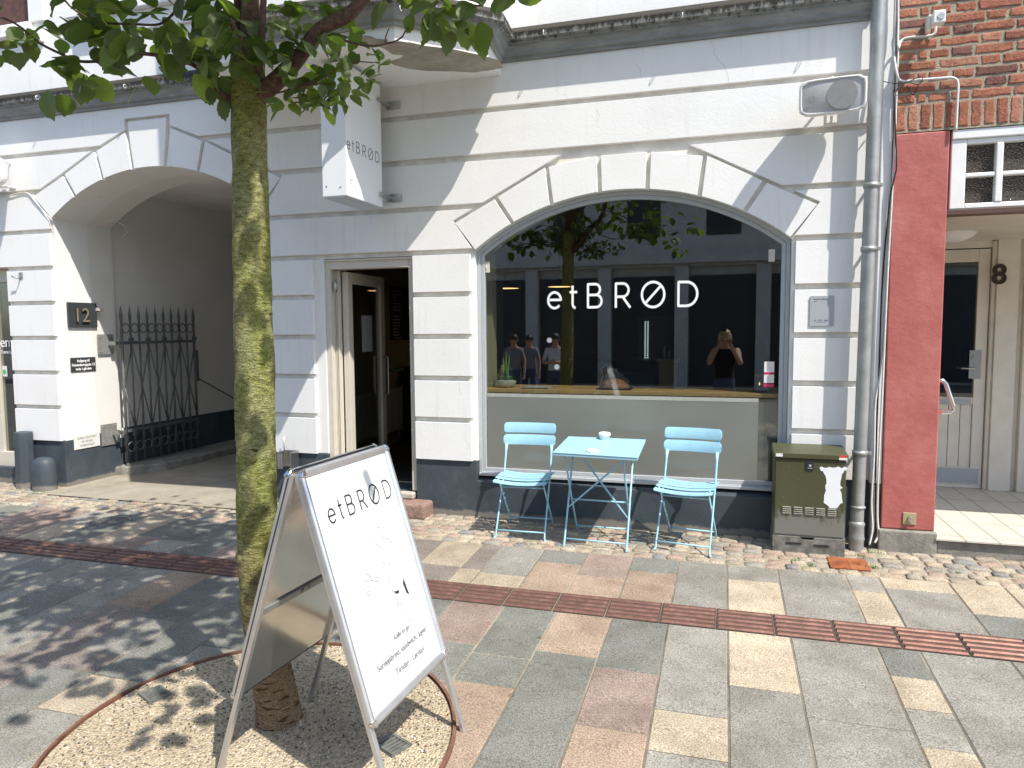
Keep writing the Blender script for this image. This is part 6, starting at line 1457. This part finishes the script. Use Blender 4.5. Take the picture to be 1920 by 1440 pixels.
mb = MB(); mb.box((-3.86, b.y+.15, .17), (-3.35, b.y+1.4, 1.07)); mb.box((-3.87, b.y+.13, 1.071), (-3.33, b.y+1.42, 1.10)); tag(mb.build('sideboard', M_dwood), 'dark wooden sideboard inside the door beyond the radiator', 'sideboard')
c = xw(744, 690, -3.5); mb = MB()
for k in (-1, 1): mb.tube([(c.x, c.y+k*.06, 1.10), (c.x, c.y+k*.06, 1.25)], .016, 8); mb.lathe([(0, 1.101), (.05, 1.101), (.055, 1.13), (.0, 1.12)], 12, (c.x, c.y+k*.06, 0))
tag(mb.build('green_candles', M_green), 'two green candles in a dish on the dark sideboard', 'candles')
mb = MB(); mb.box((-3.3, .45, .171), (-2.56, 1.2, .19)); tag(mb.build('door_mat', M_black), 'black entrance mat just inside the open door', 'mat')
# picture on the reveal wall, counter, fridge, shelf, chair
P = XP(923, 600, -2.418); mb = MB(); mb.box((-2.4195, .75, P.z-.22), (-2.40, 1.05, P.z+.24)); pic = tag(mb.build('picture_frame', M_dwood), 'narrow brown framed picture on inner wall left in window', 'picture')
mb = MB(); mb.box((-2.3998, .77, P.z-.20), (-2.3985, 1.03, P.z+.22)); mb.build('print', plain('brown_print', (.22, .11, .07), .6, var=.6, scale=14), pic)
mb = MB(); mb.box((-1.9, 3.6, .17), (-.55, 4.2, 1.12)); mb.box((-1.95, 3.55, 1.121), (-.5, 4.25, 1.16)); tag(mb.build('bar_counter', M_dwood), 'dark wooden serving counter at the back of the cafe', 'counter')
a, b = F(1195, 592, 4.2), F(1285, 760, 4.2)
fr_e = empty('drinks_fridge', ((a.x+b.x)/2, 4.4, .17), 'tall glass fronted drinks fridge with lit strip inside cafe', 'fridge')
mb = MB(); mb.box((a.x, 4.2, .17), (b.x, 4.8, a.z)); mb.build('body', plain('fridge_teal', (.05, .085, .085), .3), fr_e, bevel=.01)
mb = MB(); z = .6
while z < a.z-.08: mb.box((a.x+.10, 4.19, z), (a.x+.115, 4.199, z+.012)); mb.box((a.x+.135, 4.19, z), (a.x+.150, 4.199, z+.012)); z += .028
mb.build('lit_strip', (lambda t_: (t_.L((lambda e_: (e_.inputs[0].__setattr__('default_value', (.8, 1, .95, 1)), e_.inputs[1].__setattr__('default_value', .9), e_)[2])(t_.N('ShaderNodeEmission')).outputs[0], t_.out.inputs[0]), t_.m)[1])(NT('strip_light')), fr_e)
mb = MB(); a = F(1232, 674, 2.6); b = F(1272, 674, 2.6); mb.box((a.x, 2.55, a.z-.03), (b.x, 2.85, a.z)); mb.box((a.x+.02, 2.6, .17), (b.x-.02, 2.8, a.z-.031)); sh_ = tag(mb.build('display_stand', M_wood), 'small wooden topped stand in front of the fridge', 'stand')
mb = MB(); c = F(1246, 670, 2.65); mb.lathe([(0, 0), (.02, 0), (.02, .09), (.008, .12), (.008, .15), (0, .15)], 10, (c.x, 2.65, a.z)); mb.lathe([(0, 0), (.018, 0), (.018, .07), (.008, .10), (.0, .12)], 10, (c.x+.05, 2.68, a.z)); tag(mb.build('bottle_pair', M_sand), 'two small bottles on the wooden display stand', 'bottles')
ic = empty('cafe_chair', (F(1185, 700, 2.2).x, 2.2, .17), 'dark blue padded chair inside the cafe behind the bread', 'chair')
cb = Vector(ic.location); M_nb = plain('navy_seat', (.03, .07, .10), .6)
mb = MB(); mb.box((cb.x-.22, 2.0, .60), (cb.x+.22, 2.42, .66)); mb.build('seat', M_nb, ic, bevel=.02)
mb = MB(); mb.prism([(cb.x+v[0], v[1]) for v in rrect(-.22, .72, .22, 1.08, .12, 6)], 2.40, 2.43); mb.build('backrest', M_nb, ic, bevel=.008)
for sx in (-1, 1):
    for sy in (-1, 1): mb = MB(); mb.tube([(cb.x+sx*.19, 2.2+sy*.19, .6), (cb.x+sx*.22, 2.2+sy*.22, .17)], .013, 8); mb.build('leg', M_iron, ic)
# ------------------------------------------------------------ ACROSS THE STREET (seen mirrored in the shop window)
ob = empty('opposite_building', (-2, -19, -.5), 'shaded pale building with pilasters across the street, mirrored in shop window', 'building')
OY = -19; mb = MB()
mb.box((-26, OY-8, -.6), (24, OY-.3, 6.9)); mb.box((-26, OY-.3, 3.6), (24, OY-.02, 6.9)); mb.box((-26, OY-.02, 3.7), (24, OY+.22, 3.95)); mb.box((-26, OY-.02, 6.7), (24, OY+.25, 6.9))
x = -25
while x < 23: mb.box((x, OY-.3, -.6), (x+.45, OY+.05, 3.6)); x += 2.6
mb.build('wall', M_opp, ob)
mb = MB(); x = -24.5
while x < 23: mb.box((x, OY-.25, -.4), (x+2.1, OY-.2, 3.3)); x += 2.6
mb.build('shop_glazing', M_oppd, ob)
x = -24; 
while x < 22:
    mb = MB(); mb.box((x, OY-.018, 4.6), (x+1.1, OY+.0, 6.4)); mb.build('window', M_oppd, ob); x += 2.6
# people standing in the sun behind the camera: only their mirror images show
def person(pos, face, label, cols, hair, pose='stand', sc=1.0, sex=0, lean=0):
    J = {'pel': (0, 0, .95), 'sp': (0, .0, 1.12), 'ch': (0, 0, 1.32), 'nk': (0, 0, 1.46), 'hd': (0, .01, 1.60), 'tp': (0, .0, 1.70)}
    E_ = [('pel', 'sp'), ('sp', 'ch'), ('ch', 'nk'), ('nk', 'hd'), ('hd', 'tp')]
    Rr = {'pel': (.155, .11), 'sp': (.125, .095), 'ch': (.15, .105), 'nk': (.055, .055), 'hd': (.085, .10), 'tp': (.06, .07)}
    for s, n in ((-1, 'l'), (1, 'r')):
        J['s'+n] = (s*.17, 0, 1.40); J['h'+n] = (s*.09, 0, .88); J['k'+n] = (s*.10, .02, .48); J['a'+n] = (s*.10, -.02, .08); J['t'+n] = (s*.12, .14, .03)
        if pose == 'photo': J['e'+n] = (s*.24, .16, 1.20); J['w'+n] = (s*.085, .31, 1.50); J['f'+n] = (s*.055, .33, 1.56)
        elif pose == 'fold': J['e'+n] = (s*.25, .02, 1.13); J['w'+n] = (s*.06, .20, 1.15); J['f'+n] = (-s*.02, .20, 1.16)
        else: J['e'+n] = (s*.24, -.02, 1.13); J['w'+n] = (s*.25, .06, .88); J['f'+n] = (s*.25, .08, .80)
        E_ += [('ch', 's'+n), ('s'+n, 'e'+n), ('e'+n, 'w'+n), ('w'+n, 'f'+n), ('pel', 'h'+n), ('h'+n, 'k'+n), ('k'+n, 'a'+n), ('a'+n, 't'+n)]
        Rr.update({'s'+n: (.065, .06), 'e'+n: (.042, .042), 'w'+n: (.028, .026), 'f'+n: (.034, .020), 'h'+n: (.095, .10), 'k'+n: (.06, .06), 'a'+n: (.04, .04), 't'+n: (.04, .028)})
    ks = list(J); me = bpy.data.meshes.new('body'); me.from_pydata([Vector(J[k])*sc for k in ks], [(ks.index(a), ks.index(b)) for a, b in E_], [])
    o = bpy.data.objects.new('tmp', me); COL.objects.link(o); m = o.modifiers.new('s', 'SKIN'); m.use_smooth_shade = True
    for i, k in enumerate(ks):
        sv = me.skin_vertices[0].data[i]; sv.radius = (Rr[k][0]*sc, Rr[k][1]*sc); sv.use_root = (k == 'pel')
    m2 = o.modifiers.new('ss', 'SUBSURF'); m2.levels = m2.render_levels = 2
    me2 = bpy.data.meshes.new_from_object(o.evaluated_get(bpy.context.evaluated_depsgraph_get())); bpy.data.objects.remove(o)
    root = empty('person', pos, label, 'person'); root.rotation_euler = (0, 0, face)
    for c in (M_skin,)+cols: me2.materials.append(c)
    sleeve = 0 if sex else 1
    for p in me2.polygons:
        z = p.center.z/sc; x = abs(p.center.x)/sc; y = p.center.y/sc; k = 0
        if z < .97: k = 2 if (z > (.62 if sex else .07) and x < .21) else 0
        elif z < 1.435 and (x < .165 or (not sex and x < .235 and z > 1.18)) and y < .15: k = 1
        if z < .07: k = 3
        p.material_index = k; p.use_smooth = True
    b = bpy.data.objects.new('body', me2); COL.objects.link(b); b.parent = root
    mb = MB(); vs = []; nu, nv_ = 18, 10
    for j in range(nv_+1):
        for i in range(nu):
            th = PI*.5-PI*(.66 if sex else .52)*j/nv_; a = 2*PI*i/nu; fr = math.sin(a) > .35
            v = Vector((.105*math.cos(a)*math.cos(th), .118*math.sin(a)*math.cos(th), .125*math.sin(th))); 
            if fr and th < .35: v *= .86
            v *= 1+.07*noise.noise(v*25); vs.append((Vector((0, -.01, 1.625))+v)*sc)
    mb.add(vs, [(j*nu+i, (j+1)*nu+i, (j+1)*nu+(i+1) % nu, j*nu+(i+1) % nu) for j in range(nv_) for i in range(nu)], None, 0, True); h = mb.build('hair', hair, root, origin=(0, 0, 0))
    mb = MB()
    for s in (-1, 1):
        mb.lathe([(0, .011), (.011, .004), (.012, -.004), (0, -.011)], 8, (s*.032, .092, 1.60), M=Matrix.Scale(sc, 4)); mb.lathe([(0, .03), (.012, .015), (.012, -.015), (0, -.03)], 8, (s*.094, 0, 1.595), M=Matrix.Scale(sc, 4))
    mb.add([Vector(v)*sc for v in ((-.012, .098, 1.60), (.012, .098, 1.60), (0, .125, 1.572), (-.016, .100, 1.565), (.016, .100, 1.565), (-.024, .098, 1.54), (.024, .098, 1.54), (0, .106, 1.533), (0, .106, 1.547))], [(0, 2, 1), (0, 3, 2), (1, 2, 4), (3, 4, 2), (5, 7, 6, 8)]); mb.build('face_features', M_skin, root, origin=(0, 0, 0))
    mb = MB()      # five fingers and a thumb per hand
    for s, n in ((-1, 'l'), (1, 'r')):
        w = Vector(J['w'+n]); f = Vector(J['f'+n]); d = (f-w).normalized(); sd = d.cross(Vector((0, 1, 0))).normalized() if abs(d.y) < .9 else Vector((1, 0, 0))
        fwd = sd.cross(d).normalized()
        for q in range(4): b_ = f+sd*(q-1.5)*.018; L_ = (.07, .078, .074, .058)[q]; mb.tube([(b_)*sc, (b_+d*L_*.45+fwd*.012)*sc, (b_+d*L_*.75+fwd*.035)*sc], [.0088*sc, .008*sc, .006*sc], 6)
        b_ = w+(f-w)*.5+sd*.03*(-s); mb.tube([b_*sc, (b_+d*.03+sd*-s*.02)*sc, (b_+d*.055+sd*-s*.024+fwd*.015)*sc], [.010*sc, .009*sc, .007*sc], 6)
    mb.build('fingers', M_skin, root, origin=(0, 0, 0))
    return root
gs = gz(-5.9)
ph = person((.02, -5.97, gz(-6)), 0, 'person in black top and short blue trousers raising a phone', (M_blackc, M_denim, M_blackc), M_hair, 'photo', 1.0, 1)
mb = MB(); mb.box((-.04, -5.62, 1.50), (.04, -5.611, 1.66)); tag(mb.build('phone', M_black, bevel=.003), 'black phone held up in front of the photographing person', 'phone')
def mir(a, b, d): P = F(a, b, d); return (P.x, -d, gz(-8.0))
pp = [(1036, 3.9, 'person in white shirt with folded arms standing behind the camera', M_whitec, M_dhair, 'fold'), (958, 4.6, 'tall person in pale shirt standing left of the white shirted one', M_greyc, M_dhair, 'stand'), (987, 5.2, 'person in grey shirt facing the shop, arms hanging', M_greyc, M_dhair, 'stand')]
for a, d, lab, c, h, po in pp:
    P = F(a, 640, 5.0+d); person((P.x, -(5.0+d), gz(-(5.0+d))), 0, lab, (c, M_denim, M_blackc), h, po, 1.02)
# ------------------------------------------------------------ LIGHT, SKY, CAMERA
Sv = Vector((1.6, -1, 2.7)).normalized()
W = bpy.data.worlds.new('World'); S.world = W; W.use_nodes = True; nt = W.node_tree
bg = nt.nodes['Background']; sky = nt.nodes.new('ShaderNodeTexSky'); sky.sky_type = 'NISHITA'; sky.sun_disc = False
sky.sun_elevation = math.asin(Sv.z); sky.sun_rotation = math.atan2(Sv.x, Sv.y); sky.air_density = 1.0; sky.dust_density = 1.2
nt.links.new(sky.outputs[0], bg.inputs[0]); bg.inputs[1].default_value = .15
sl = bpy.data.lights.new('sun', 'SUN'); sl.energy = 3.9; sl.angle = R(.53); sl.color = (1, .945, .86)
so = bpy.data.objects.new('sun', sl); COL.objects.link(so); so.rotation_euler = Sv.to_track_quat('Z', 'Y').to_euler(); so.location = Sv*30
cd = bpy.data.cameras.new('camera'); cam = bpy.data.objects.new('camera', cd); COL.objects.link(cam); S.camera = cam
cd.sensor_width = 36; cd.lens = FPX/1920*36; cd.clip_end = 500; cd.clip_start = .03
cam.matrix_world = Matrix(((RT.x, UP.x, -FW.x, CAM.x), (RT.y, UP.y, -FW.y, CAM.y), (RT.z, UP.z, -FW.z, CAM.z), (0, 0, 0, 1)))
S.view_settings.view_transform = 'Standard'; S.view_settings.look = 'None'; S.view_settings.exposure = 0.78; S.view_settings.gamma = 1
S.cycles.max_bounces = 8; S.cycles.transparent_max_bounces = 16; S.cycles.caustics_reflective = False; S.cycles.caustics_refractive = False
